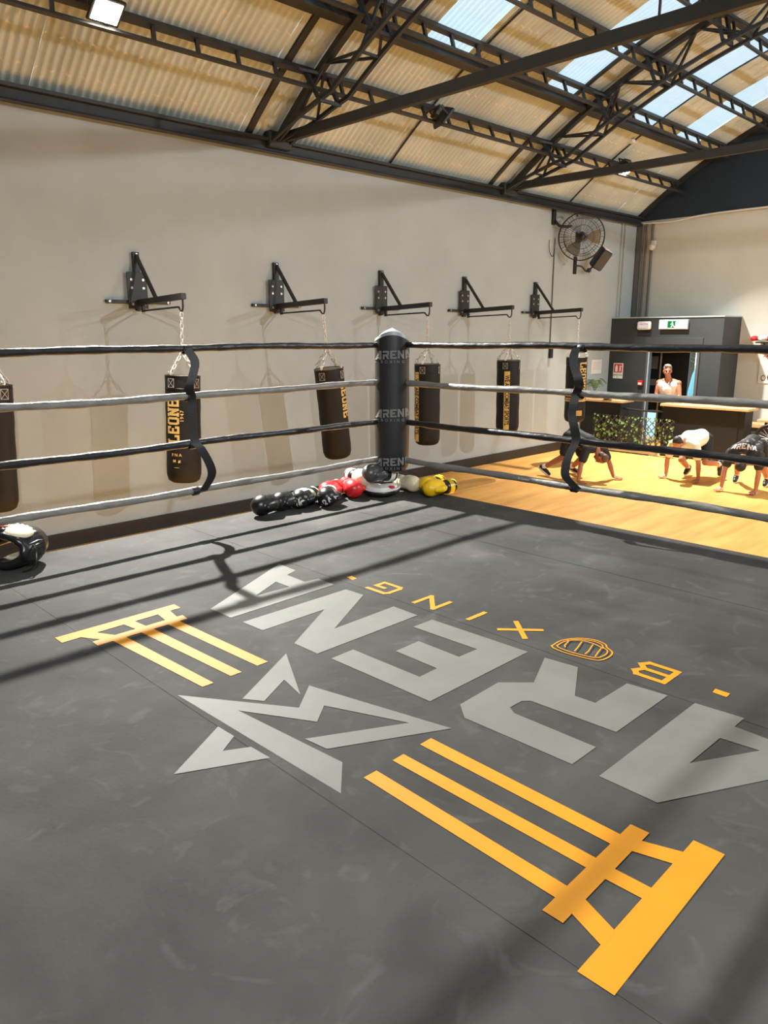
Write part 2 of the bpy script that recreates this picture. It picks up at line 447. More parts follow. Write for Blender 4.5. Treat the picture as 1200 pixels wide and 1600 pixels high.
# ------------------------------------------------------------------ floodlight builder
M_lens = emit('lamp_lens', (255, 250, 236), 60.0)
M_lens_off = mat('lamp_glass_off', (120, 122, 120), 0.2)
def floodlight(loc, aim, power, label, size=0.13, spread=160, rgb=(1, 0.97, 0.92), group='floodlights on the roof purlins'):
    root = empty('floodlight', loc, label, 'lamp', group)
    d = (V(aim) - V(loc)).normalized(); fr = frame(d).to_4x4(); root.rotation_mode = 'QUATERNION'; root.rotation_quaternion = fr.to_quaternion()
    mb = MB(); mb.loft([[(sx * a, sy * b, z) for sx, sy in ((-1, -1), (1, -1), (1, 1), (-1, 1))] for a, b, z in ((0.07, 0.06, -0.14), (0.12, 0.1, -0.08), (0.17, 0.14, 0.0), (0.17, 0.14, 0.03))])
    mb.build('housing', M_black, root, bevel=0.008)
    f = MB()
    for k in range(-3, 4): f.box((k * 0.035, 0, -0.13), (0.008, 0.16, 0.05))
    f.build('cooling_fins', M_dgrey, root)
    MB().box((0, 0, 0.032), (0.28, 0.22, 0.006)).build('lens', M_lens if power else M_lens_off, root)
    MB().tube([(-0.185, 0, -0.02), (-0.185, 0.0, -0.19), (0.185, 0.0, -0.19), (0.185, 0, -0.02)], 0.014, 6).build('bracket', M_black, root)
    if power:
        ld = bpy.data.lights.new('flood', 'AREA'); ld.shape = 'DISK'; ld.size = size; ld.energy = power; ld.color = rgb; ld.spread = radians(spread)
        lo = bpy.data.objects.new('flood_light', ld); COL.objects.link(lo)
        lo.location = V(loc) + d * 0.06; lo.rotation_mode = 'QUATERNION'; lo.rotation_quaternion = frame(-d).to_quaternion()
    return root
LZ = 5.72
floodlight((3.985, 8.1, 5.84), (4.1, 4.75, CZ), LAMP_RING, 'bright glaring floodlight over the ring, nearest of its row', spread=94)
floodlight((9.19, 8.1, 5.75), (13.5, 6.2, 2.0), 0, 'unlit black floodlight hung on the lowest lattice purlin mid hall')
floodlight((14.75, 8.1, 5.81), (14.6, 5.2, 0), LAMP_FAR, 'small glowing floodlight near the navy gable', spread=100)
OPP_AIM = ((8.6, 6.5, 1.4), (1.6, 1.0, CZ), (14.5, 6.0, 1.0))
OPP_X = (9.42, -1.3, 15.0)
for k, (xx, p) in enumerate(zip(OPP_X, LAMP_OPP)):
    floodlight((xx, -3.1, 5.76) if k != 1 else (xx, -3.5, 5.6), OPP_AIM[k], p, ['floodlight on the opposite purlin facing the middle punching bags', 'floodlight on the opposite purlin above the near ring corner', 'floodlight on the opposite purlin facing the counter'][k], spread=(160, 100, 160)[k], rgb=(0.96, 0.97, 1.0))

# ------------------------------------------------------------------ roof structure
TR_X = [1.55, 6.955, 12.352]
def truss(x, label):
    root = empty('roof_truss', (x, RC_Y, 0), label, 'truss', 'arched roof trusses')
    n = 22; a0, a1 = -math.asin((YL - 0.12 - RC_Y) / (RR - 0.1)), math.asin((YL - 0.12 - RC_Y) / (RR - 0.1))
    def P(a, dr, dx): r = RR - dr; return V((dx, r * sin(a), RC_Z + r * cos(a)))
    def depth(i): return 0.14 + 0.46 * min(1, min(i, n - i) / 2.0)
    A = [a0 + (a1 - a0) * i / n for i in range(n + 1)]
    def chord(dx, f, w, h, name):
        rings = []
        for i in range(n * 2 + 1):
            a = a0 + (a1 - a0) * i / (2 * n); k = f(i / 2.0)
            rings.append([P(a, k + sy * h / 2, dx + sx * w / 2) for sx, sy in ((-1, -1), (1, -1), (1, 1), (-1, 1))])
        MB().loft(rings).build(name, M_truss, root)
    chord(-0.03, lambda i: 0.14, 0.1, 0.08, 'top_chord')
    chord(-0.14, lambda i: depth(i), 0.05, 0.05, 'bottom_chord'); chord(0.17, lambda i: depth(i), 0.05, 0.05, 'bottom_chord')
    for s in (-0.14, 0.17):
        for i in range(n):
            p = P(A[i], 0.14, -0.03) if i % 2 == 0 else P(A[i], depth(i), s)
            q = P(A[i + 1], depth(i + 1), s) if i % 2 == 0 else P(A[i + 1], 0.14, -0.03)
            MB().beam(p, q, 0.032, 0.032).build('web_bar', M_truss, root)
    for i in range(1, n):
        if i % 2: MB().beam(P(A[i], depth(i), -0.14), P(A[i], depth(i), 0.17), 0.03, 0.03).build('cross_strut', M_truss, root)
    for yy in (8.4, 7.38, 6.52, 5.45, -3.4, -2.38, -1.52):
        a = math.asin((yy - RC_Y) / RR)
        gb = MB()
        for dx in (-0.2, 0.2): gb.beam(P(a, 0.08, dx), P(a, 0.55, dx * 0.8), 0.05, 0.05)
        gb.beam(P(a, 0.55, -0.17), P(a, 0.55, 0.19), 0.04, 0.04); gb.beam(P(a, 0.1, -0.4), P(a - 0.02, 0.3, 0.5), 0.035, 0.035)
        gb.build('gusset', M_truss, root)
    MB().box((0.0, YL - RC_Y - 0.11, 5.27), (0.4, 0.2, 0.22)).build('bearing_shoe', M_truss, root, bevel=0.03)
    MB().box((0.0, -(YL - RC_Y - 0.11), 5.27), (0.4, 0.2, 0.22)).build('bearing_shoe', M_truss, root, bevel=0.03)
    MB().beam((0.12, -(YL - RC_Y - 0.2), 5.33), (0.12, YL - RC_Y - 0.2, 5.33), 0.085, 0.13).build('tie_beam', M_tie, root, bevel=0.006)
    for yy in (1.17, -2.6): MB().cyl((0.12, yy, 5.36), (0.12, yy, RC_Z + sqrt((RR - 0.55) ** 2 - yy * yy)), 0.014, seg=8).build('hanger_rod', M_truss, root)
    return root
truss(TR_X[1], 'nearer arched lattice truss with flat tie beam, left of the first skylights')
truss(TR_X[2], 'farther arched lattice truss with flat tie beam, before the unlit floodlight')

PUR = [(8.40, 'lowest lattice purlin above the bag wall carrying the floodlights'), (7.38, 'second lattice purlin up from the bag wall crossing the skylight ends'),
       (6.52, 'third lattice purlin up from the bag wall'), (5.45, 'fourth lattice purlin up from the bag wall at the top right'), (4.2, 'lattice purlin just left of the roof ridge'),
       (0.8, 'lattice purlin just past the roof ridge'), (-1.52, 'lattice purlin high on the opposite roof slope'), (-2.38, 'lattice purlin on the opposite slope at the skylight ends'), (-3.4, 'lowest lattice purlin above the opposite wall')]
strut_me = None
for k, (yy, lab) in enumerate(PUR):
    t = arc_pt(0, yy, 0.085); b2 = arc_pt(0, yy, 0.36)
    root = empty('lattice_purlin', (0, t.y, t.z), lab, 'purlin', 'lattice purlins under the roof')
    rel = b2 - t
    x0, x1 = XB + 0.1, XF - 0.1
    MB().beam((x0, 0, 0), (x1, 0, 0), 0.075, 0.075, rel).build('top_chord', M_truss, root)
    MB().beam((x0, rel.y, rel.z), (x1, rel.y, rel.z), 0.04, 0.045, rel).build('bottom_chord', M_truss, root)
    xs = x0 + 0.2; first = None
    while xs < x1:
        if first is None:
            first = MB().beam((0.07, 0, 0), (-0.0, rel.y, rel.z), 0.04, 0.04, (1, 0, 0)).build('strut', M_truss, root, loc=(xs, 0, 0)); first['kind'] = 'thing'
        else:
            o = first.copy(); COL.objects.link(o); o.location = (xs, 0, 0)
        xs += 0.545
for yy, lab in ((7.68, 'solid steel beam along the lower ends of the skylights above the bags'), (-2.68, 'solid steel beam along the skylight ends on the opposite slope')):
    p = arc_pt(0, yy, 0.09); a = math.asin((yy - RC_Y) / RR); n = V((0, sin(a), cos(a)))
    root = MB().beam((XB + 0.1, p.y, p.z), (XF - 0.1, p.y, p.z), 0.12, 0.11, n).beam((XB + 0.1, p.y - 0.03 * cos(a), p.z + 0.03 + 0.03), (XF - 0.1, p.y - 0.03, p.z + 0.06), 0.1, 0.02, n).build('roof_beam', M_truss, bevel=0.008)
    tag(root, lab, 'beam')
tag(MB().box(V(arc_pt(14.55, 7.95, 0.04)), (0.12, 0.09, 0.06)).build('junction_box', M_white), 'small white junction box on the roof above the glowing lamp', 'junction box')

# ------------------------------------------------------------------ boxing ring
RP = 4.33          # rope plane
RN = -0.44         # near rope plane
ROPE_Z = (0.283, 0.592, 0.902, 1.198)
ring = empty('boxing_ring', (1.9, 1.9, 0), 'raised boxing ring floor of dark grey canvas with grey and amber logo', 'boxing ring')
def rl(x, y, z=0): return (x - 1.9, y - 1.9, z)
E0, E1 = -0.76, 4.57
MB().span(rl(E0 + 0.02, E0 + 0.02, 0), rl(E1 - 0.02, E1 - 0.02, CZ - 0.04)).build('platform', M_skirt, ring, bevel=0.02)
for a, b_ in ((E0, 1.222), (1.222, 2.512), (2.512, 3.65), (3.65, E1)):
    MB().span(rl(a + 0.0008, E0, CZ - 0.045), rl(b_ - 0.0008, E1, CZ)).build('canvas_panel', M_canvas, ring, bevel=0.006, seg=2)
for xx, w in ((1.222, 0.05), (2.512, 0.018), (3.65, 0.012)):
    MB().span(rl(xx - w / 2, E0, CZ - 0.002), rl(xx + w / 2, E1, CZ + 0.0011)).build('seam_strip', M_canvas, ring)
HZ = CZ + 0.0016
def flat(p): return rl(p[0], p[1], HZ)
A2 = [(1.776, 3.02), (2.447, 3.371), (2.438, 3.204), (2.355, 3.174), (2.351, 3.014), (2.437, 3.003), (2.433, 2.869), (1.782, 2.852)]
A2h = [(2.037, 3.018), (2.243, 3.125), (2.243, 3.008)]
A1 = [(1.853, 0.791), (2.52, 0.44), (2.515, 0.61), (2.432, 0.64), (2.438, 0.803), (2.52, 0.802), (2.505, 0.968), (1.853, 0.975)]
A1h = [(2.114, 0.814), (2.329, 0.808), (2.343, 0.688)]
LN = [(1.79, 2.766), (2.428, 2.768), (2.434, 2.641), (2.039, 2.408), (2.427, 2.417), (2.424, 2.255), (1.813, 2.253), (1.810, 2.406), (2.162, 2.625), (1.798, 2.621)]
LE = [(1.823, 2.177), (1.946, 2.179), (1.957, 1.808), (2.061, 1.81), (2.062, 2.042), (2.206, 2.045), (2.206, 1.818), (2.319, 1.814), (2.306, 2.172), (2.432, 2.17), (2.448, 1.647), (1.839, 1.646)]
LR = [(2.23, 1.468), (2.449, 1.566), (2.467, 1.422), (2.247, 1.3), (2.253, 1.22), (2.476, 1.215), (2.491, 1.062), (2.122, 1.066), (2.101, 1.391), (2.076, 1.415), (2.007, 1.416), (1.985, 1.38), (1.991, 1.065), (1.851, 1.066), (1.836, 1.482), (1.899, 1.555), (2.134, 1.564)]
ARENA = [(A1, [A1h]), (LR, []), (LE, []), (LN, []), (A2, [A2h])]
for o_, h_ in ARENA: MB().poly(o_, h_, flat).build('arena_letter', M_grey_print, ring)
st = MB()
st.poly([(1.367, 2.141), (1.721, 2.346), (1.537, 2.016), (1.57, 2.158), (1.414, 2.071)], f=flat)
st.poly([(1.214, 2.334), (1.473, 1.943), (1.607, 2.052), (1.75, 1.468), (1.369, 1.666), (1.357, 1.764), (1.675, 1.594), (1.547, 1.892), (1.456, 1.821), (1.308, 2.078), (1.354, 1.573), (1.244, 1.455)], f=flat)
st.poly([(1.197, 2.033), (1.201, 1.942), (1.125, 1.891), (1.203, 1.848), (1.209, 1.752), (0.948, 1.884)], f=flat)
tag(st.build('star_emblem', M_grey_print, ring), 'grey broken star painted on the canvas')
cr = MB(); cr.dl = 0.00008
for q in ([(1.601, 1.474), (1.655, 1.475), (1.653, 0.78), (1.6, 0.78)], [(1.472, 1.471), (1.522, 1.472), (1.525, 0.78), (1.476, 0.78)], [(1.345, 1.467), (1.398, 1.466), (1.387, 0.78), (1.334, 0.78)],
          [(1.279, 0.79), (1.711, 0.798), (1.713, 0.745), (1.279, 0.735)], [(1.187, 0.642), (1.767, 0.65), (1.77, 0.57), (1.189, 0.558)],
          [(1.666, 0.75), (1.704, 0.648), (1.643, 0.648), (1.611, 0.75)], [(1.473, 0.745), (1.522, 0.745), (1.525, 0.64), (1.477, 0.64)], [(1.319, 0.74), (1.381, 0.742), (1.341, 0.638), (1.282, 0.637)]):
    cr.poly(q, f=flat)
tag(cr.build('column_emblem', M_amber, ring), 'amber temple column painted on the canvas nearer the camera')
cl = MB(); cl.dl = 0.00008
for q in ([(1.531, 2.99), (1.589, 2.99), (1.621, 2.335), (1.568, 2.334)], [(1.399, 2.99), (1.458, 2.99), (1.4915, 2.33), (1.441, 2.33)], [(1.267, 2.99), (1.327, 2.99), (1.362, 2.326), (1.314, 2.327)],
          [(1.2, 3.036), (1.637, 3.042), (1.631, 2.985), (1.198, 2.98)], [(1.101, 3.194), (1.682, 3.201), (1.68, 3.136), (1.101, 3.117)],
          [(1.547, 3.03), (1.605, 3.03), (1.625, 3.14), (1.56, 3.14)], [(1.40, 3.03), (1.45, 3.03), (1.44, 3.135), (1.385, 3.135)], [(1.24, 3.03), (1.305, 3.03), (1.255, 3.125), (1.18, 3.125)]):
    cl.poly(q, f=flat)
tag(cl.build('column_emblem', M_amber, ring), 'pale amber temple column painted on the canvas by the left ropes')
# small word BOXING with the fist in place of the O
def stroke(mb, pts, w, f):
    for p, q in zip(pts, pts[1:]):
        p, q = V(p).to_2d(), V(q).to_2d(); d = (q - p)
        if d.length < 1e-5: continue
        d.normalize(); n = V((-d.y, d.x)).to_2d() * w / 2; e = d * w * 0.45
        mb.poly([p - e + n, q + e + n, q + e - n, p - e - n], f=f)
def bbx(c_u, xb, hw=0.068, h=0.125):
    """letter cell: returns map from (0..1 reading, 0..1 up) to canvas x,y"""
    return lambda p: (xb - p[1] * h, c_u - hw + p[0] * 2 * hw)
bx = MB(); bx.dl = 0.00006; w = 0.024
def draw(cell, lines):
    bx = MB(); bx.dl = 0.00006
    for l in lines: stroke(bx, [V(cell(p) + (0,)) for p in l], w, flat)
    bx.build('boxing_letter', M_amber, ring)
draw(bbx(1.19, 2.705), [[(0, 0), (0, 1), (0.8, 1), (0.95, 0.8), (0.8, 0.5), (1, 0.25), (0.85, 0), (0, 0)], [(0, 0.5), (0.8, 0.5)]])
draw(bbx(1.81, 2.685), [[(0, 0), (1, 1)], [(0, 1), (1, 0)]])
draw(bbx(2.054, 2.68), [[(0.5, 0.05), (0.5, 0.98)]])
draw(bbx(2.323, 2.665), [[(0.05, 0), (0.05, 1), (0.95, 0), (0.95, 1)]])
draw(bbx(2.64, 2.645), [[(1, 0.95), (0.1, 0.95), (0, 0.8), (0, 0.15), (0.1, 0), (0.95, 0), (0.95, 0.5), (0.5, 0.5)]])
for q in ([(2.633, 0.958), (2.669, 0.962), (2.668, 0.907), (2.631, 0.906)], [(2.564, 2.915), (2.597, 2.912), (2.586, 2.857), (2.553, 2.857)]): MB().poly(q, f=flat).build('amber_dash', M_amber, ring)
fi = MB(); fi.dl = 0.00004
fp = [(2.569, 1.612), (2.648, 1.614), (2.719, 1.577), (2.754, 1.518), (2.747, 1.462), (2.719, 1.436), (2.693, 1.398), (2.644, 1.383), (2.584, 1.394), (2.563, 1.44), (2.552, 1.5), (2.548, 1.542), (2.553, 1.589), (2.569, 1.612)]
def rndl(pts, n=4): return [p.to_3d() for p in bez([V((p[0], p[1], 0)) for p in pts], n)]
stroke(fi, rndl(fp), 0.007, flat)
cf = (2.645, 1.505)
stroke(fi, rndl([(cf[0] + (p[0] - cf[0]) * 0.82, cf[1] + (p[1] - cf[1]) * 0.84) for p in fp]), 0.006, flat)
for l in ([(2.665, 1.585), (2.61, 1.572), (2.592, 1.56)], [(2.69, 1.54), (2.625, 1.52), (2.585, 1.51)], [(2.695, 1.49), (2.63, 1.47), (2.59, 1.463)], [(2.685, 1.445), (2.62, 1.428), (2.595, 1.42)], [(2.66, 1.59), (2.70, 1.545), (2.705, 1.49), (2.69, 1.44)]):
    stroke(fi, rndl([(a, b, ) for a, b in l]), 0.006, flat)
tag(fi.build('fist_emblem', M_amber, ring), 'amber outlined fist standing for the letter O')

# corner posts with padded covers
def arena_uv(p): return ((p[1] - 1.905) / 2.93, -(p[0] - 2.14) / 2.93)      # reading, up ; word width about 1
def corner_post(x, y, label):
    ang = atan2(1.9 - y, 1.9 - x)          # pad faces the ring centre
    root = empty('corner_post', (x, y, 0), label, 'corner post', 'padded corner posts of the ring', rz=ang - pi / 2)
    # local +y faces the ring centre
    p = MB(); p.box((0, -0.1, CZ + 0.602), (0.09, 0.09, 1.2)); p.build('post', M_dgrey, root, bevel=0.008)
    PO, PB = 0.115, 0.17
    def ringz(z, s, lift=0.0):
        out = []
        for k in range(40):
            t = 2 * pi * k / 40; xx = 0.14 * (abs(cos(t)) ** 0.75) * (1 if cos(t) >= 0 else -1); yy = PB * (abs(sin(t)) ** 0.8) * (1 if sin(t) >= 0 else -1)
            out.append((xx * s, yy * s + PO, z + lift * (1 - (xx / 0.14) ** 2)))
        return out
    z0, z1 = CZ + 0.225, CZ + 1.23
    rs = [ringz(z0 - 0.035, 0.55), ringz(z0 - 0.02, 0.86), ringz(z0 + 0.015, 0.97), ringz(z0 + 0.15, 1.0)]
    rs += [ringz(z0 + 0.15 + (z1 - z0 - 0.2) * i / 6, 1.0 + 0.012 * sin(i)) for i in range(1, 7)]
    rs += [ringz(z1, 0.99, 0.05)]
    pad = MB().loft(rs).build('pad', M_pad, root, smooth=True)
    rs = [ringz(z1, 0.99, 0.05), ringz(z1 + 0.018, 0.97, 0.06), ringz(z1 + 0.03, 0.8, 0.065), ringz(z1 + 0.034, 0.3, 0.07)]
    MB().loft(rs).build('pad_cap', M_padtop, root, smooth=True)
    # prints on the front of the pad
    def on_pad(sx, zc, h):
        def f(u, v):
            xx = max(-0.138, min(0.138, u + sx))
            yy = PB * (max(0.0, 1 - (abs(xx) / 0.14) ** 2.667)) ** 0.4
            return (-xx * 1.012, yy * 1.015 + PO + 0.003, zc + v)
        return f
    for zc in (CZ + 1.11, CZ + 0.655, CZ + 0.265):
        b = bmesh.new()
        for o_, h_ in ARENA:
            mb = MB(); mb.poly([arena_uv(q) for q in o_], [[arena_uv(q) for q in hh] for hh in h_], lambda q: (q[0] * 0.285, q[1] * 0.30, 0))
            join_bm(b, mb.b)
        slice_bm(b, 0.012)
        bm_obj(b, 'lettering', M_padprint, on_pad(0.010, zc + 0.02, 1), pad)
        b = text_bm('- BOXING -', 0.03, 0.0005, 1.9)
        slice_bm(b, 0.012)
        bm_obj(b, 'lettering', M_padprint, on_pad(0.004, zc - 0.035, 1), pad)
    return root
corner_post(RP + 0.065, RP + 0.065, 'black padded corner post printed ARENA at the far ring corner')
corner_post(RN - 0.05, RP + 0.05, 'padded corner post at the ring corner left of the view')
corner_post(RP + 0.05, RN - 0.05, 'padded corner post at the ring corner right of the view')
corner_post(RN - 0.05, RN - 0.05, 'padded corner post at the ring corner behind the viewer')

def rope(axis, k, label, grp):
    """k: 0 bottom .. 3 top"""
    z = CZ + ROPE_Z[k]; n = 90; rr = random.Random(axis * 10 + k)
    ph = [rr.random() * 6.28 for _ in range(6)]
    lo, hi = RN, RP
    pts, rad = [], []
    for i in range(n + 1):
        s = i / n; u = lo + (hi - lo) * s
        sag = 0.006 + 0.004 * sin(9 * s + ph[0]) + 0.003 * sin(23 * s + ph[1])
        sd = 0.004 * sin(7 * s + ph[2]) + 0.003 * sin(19 * s + ph[3])
        pts.append({0: (u, RP + sd, z + sag), 1: (RP + sd, u, z + sag), 2: (u, RN + sd, z + sag)}[axis])
        rad.append(0.0235 + 0.0016 * sin(61 * s + ph[4]) + 0.0012 * sin(143 * s + ph[5]))
    root = empty('ring_rope', pts[0], label, 'rope', grp)
    o = V(pts[0])
    MB().tube([V(p) - o for p in pts], rad, 14).build('sleeve', M_rope_g if k in (0, 2) else M_rope_k, root, smooth=True)
    if k == 0 and axis == 1:                                  # white maker's print on the lowest rope near the post
        for yy, tx in ((3.72, 'Bi Tambur'), (3.38, 'Bi Tambur'), (3.0, 'Bi Tambur')):
            b = text_bm(tx, 0.022, 0.0004, 1.05)
            bm_obj(b, 'lettering', M_wprint, lambda u, v, yy=yy: (-0.0255 * cos(v / 0.03 + 0.5), yy - u - o.y, 0.0255 * sin(v / 0.03 + 0.5) + 0.0 - 0.008), root)
    return root
NM = ['lowest', 'second lowest', 'second from top', 'topmost']
CLR = ['grey', 'black', 'grey', 'black']
for k in range(4): rope(0, k, '%s %s rope on the left ring side facing the punching bags' % (NM[k], CLR[k]), 'ring ropes on the bag side')
for k in range(4): rope(1, k, '%s %s rope on the right ring side facing the counter' % (NM[k], CLR[k]), 'ring ropes on the counter side')
for k in range(4): rope(2, k, '%s %s rope on the near ring side behind the viewer' % (NM[k], CLR[k]), 'ring ropes on the near side')

def strap(pts, axis, wrap_axis, label, dpos):
    root = empty('rope_strap', pts[0], label, 'strap', 'vertical straps tying the ropes together')
    o = V(pts[0])
    MB().ribbon([V(p) - o for p in bez(pts, 8)], 0.056, 0.007, axis).build('webbing', M_strap, root, smooth=True)
    for z in ROPE_Z:
        # loop around each rope
        c = V(dpos) - o; c.z = CZ + z - o.z
        ring_ = []
        for q in range(18):
            a = 2 * pi * q / 18
            ring_.append(c + (V((0, cos(a), sin(a))) if wrap_axis == 'x' else V((cos(a), 0, sin(a)))) * 0.03)
        mb = MB(); rings = []
        ax = V((1, 0, 0)) if wrap_axis == 'x' else V((0, 1, 0))
        for wd in (-0.024, -0.02, 0.02, 0.024):
            f = 0.9 if abs(wd) > 0.022 else 1.0
            rings.append([c + (p - c) * f + ax * wd for p in ring_])
        mb.loft(rings, cap=False); mb.build('loop', M_strap, root, smooth=True)
    return root
z = [CZ + q for q in ROPE_Z]
off = 0.035
strap([(2.479, RP - 0.030, CZ + 1.200), (2.501, RP - 0.070, CZ + 1.124), (2.476, RP - 0.075, CZ + 1.034), (2.453, RP - 0.060, CZ + 0.963), (2.486, RP - 0.030, CZ + 0.905), (2.486, RP - 0.025, CZ + 0.783), (2.489, RP - 0.030, CZ + 0.626), (2.518, RP - 0.060, CZ + 0.564), (2.562, RP - 0.085, CZ + 0.449), (2.567, RP - 0.075, CZ + 0.375), (2.527, RP - 0.030, CZ + 0.282)],
      (0.75, -0.5, 0.1), 'x', 'black webbing strap looped over the left ropes before a gold printed bag', (2.485, RP, 0))
strap([(RP - 0.030, 2.625, CZ + 1.202), (RP - 0.055, 2.631, CZ + 1.150), (RP - 0.070, 2.613, CZ + 1.086), (RP - 0.075, 2.580, CZ + 1.015), (RP - 0.060, 2.577, CZ + 0.966), (RP - 0.030, 2.611, CZ + 0.916), (RP - 0.045, 2.620, CZ + 0.841), (RP - 0.050, 2.626, CZ + 0.775), (RP - 0.045, 2.606, CZ + 0.697), (RP - 0.030, 2.596, CZ + 0.610), (RP - 0.055, 2.615, CZ + 0.533), (RP - 0.075, 2.630, CZ + 0.463), (RP - 0.080, 2.630, CZ + 0.377), (RP - 0.050, 2.592, CZ + 0.317), (RP - 0.030, 2.566, CZ + 0.286)],
      (0.45, -0.75, 0.1), 'y', 'black webbing strap looped over the right ropes before an athlete in black', (RP, 2.605, 0))
xs2 = 2.0
strap([(xs2, RN + off, z[3]), (xs2 + 0.05, RN + 0.08, z[3] - 0.15), (xs2, RN + off, z[2]), (xs2 - 0.02, RN + 0.07, z[2] - 0.14), (xs2, RN + off, z[1]), (xs2 + 0.05, RN + 0.08, z[1] - 0.15), (xs2, RN + off, z[0] - 0.02)],
      (1, 0, 0), 'x', 'black webbing strap looped over the near ropes behind the viewer', (xs2, RN, 0))
#PART2
# ------------------------------------------------------------------ prints laid onto curved surfaces
from mathutils.bvhtree import BVHTree
def bvh_of(o):
    dg = bpy.context.evaluated_depsgraph_get(); dg.update()
    ev = o.evaluated_get(dg); me = ev.to_mesh(); mw = o.matrix_world.copy()
    vs = [mw @ v.co for v in me.vertices]; fs = [list(p.vertices) for p in me.polygons]; ev.to_mesh_clear()
    return BVHTree.FromPolygons(vs, fs)
def project_print(b, name, m, target, origin, xd, yd, off=0.003, step=0.02):
    """lay a flat outline on target: origin is in front of the surface, looking along -normal"""
    bpy.context.view_layer.update()
    slice_bm(b, step)
    for v in b.verts: v.co = V((v.co.y, v.co.x, 0))
    slice_bm(b, step)
    for v in b.verts: v.co = V((v.co.y, v.co.x, 0))
    miss = []
    t = bvh_of(target); xd = V(xd).normalized(); yd = V(yd).normalized(); n = xd.cross(yd).normalized(); o = V(origin)
    inv = target.matrix_world.inverted(); last = None
    for v in b.verts:
        p = o + xd * v.co.x + yd * v.co.y; hit = t.ray_cast(p + n * 0.3, -n, 1.0)
        if hit[0] is None or hit[1].dot(n) < 0.12: miss.append(v)
        else: v.co = inv @ (hit[0] + n * off)
    bmesh.ops.delete(b, geom=miss, context='VERTS')
    me = bpy.data.meshes.new(name); b.to_mesh(me); b.free()
    return link(name, me, m, target)
def arena_bm(width):
    b = bmesh.new()
    for o_, h_ in ARENA:
        mb = MB(); mb.poly([arena_uv(q) for q in o_], [[arena_uv(q) for q in hh] for hh in h_], lambda q: (q[0] * width, q[1] * width, 0)); join_bm(b, mb.b)
    return b

# ------------------------------------------------------------------ punching bags on wall brackets
BR = 0.208
def slab_word(word, h):
    """blocky serif capitals"""
    G = {'L': [[(0, 0), (0, 1)], [(0, 0), (0.8, 0), (0.8, 0.25)], [(-0.15, 1), (0.2, 1)]],
         'E': [[(0, 0), (0, 1)], [(0, 0), (0.75, 0), (0.75, 0.2)], [(0, 1), (0.75, 1), (0.75, 0.8)], [(0, 0.5), (0.5, 0.5)]],
         'O': [[(0.1, 0), (0.65, 0), (0.75, 0.15), (0.75, 0.85), (0.65, 1), (0.1, 1), (0, 0.85), (0, 0.15), (0.1, 0)]],
         'N': [[(0, 0), (0, 1)], [(0, 1), (0.7, 0)], [(0.7, 0), (0.7, 1)], [(-0.12, 1), (0.05, 1)], [(0.55, 1), (0.88, 1)], [(-0.12, 0), (0.15, 0)]]}
    mb = MB(); x = 0
    for ch in word:
        for l in G[ch]:
            stroke(mb, [V((x + p[0] * 0.62 * h, p[1] * h, 0)) for p in l], 0.2 * h, lambda q: (q[0], q[1], 0))
        x += 0.8 * h
    for v in mb.b.verts: v.co.x -= (x - 0.2 * h) / 2; v.co.y -= h / 2
    return mb.b
def on_bag(a0, zc, turn, off=0.0035, r=BR):
    """turn 0: upright, 1: reading upwards, -1: reading downwards"""
    def f(u, v):
        if turn == 1: u, v = -v, u
        elif turn == -1: u, v = v, -u
        th = a0 + u / r
        return ((r + off) * cos(th), (r + off) * sin(th), zc + v)
    return f
def bag_print(parent, b, m, a0, zc, turn=0, off=0.0035):
    if turn:
        for v in b.verts: v.co = V((v.co.y, v.co.x, 0))
    slice_bm(b, 0.02)
    if turn:
        for v in b.verts: v.co = V((v.co.y, v.co.x, 0))
    return bm_obj(b, 'lettering', m, on_bag(a0, zc, turn, off), parent)
def rect_bm(w, h):
    mb = MB(); mb.poly([(-w / 2, -h / 2), (w / 2, -h / 2), (w / 2, h / 2), (-w / 2, h / 2)]); return mb.b
def chain_links(mb, p, q, ln=0.058, r=0.0068, wd=0.02):
    p, q = V(p), V(q); d = q - p; n = max(2, int(d.length / ln)); fr = frame(d)
    for i in range(n):
        c = p + d * ((i + 0.5) / n); L = d.length / n * 0.62
        ax = fr @ V((1, 0, 0)) if i % 2 else fr @ V((0, 1, 0)); dz = d.normalized()
        mb.tube([c + ax * wd * cos(2 * pi * k / 10) + dz * L * sin(2 * pi * k / 10) for k in range(10)], r, 5, closed=True)
    return mb
BAG_L = 1.3
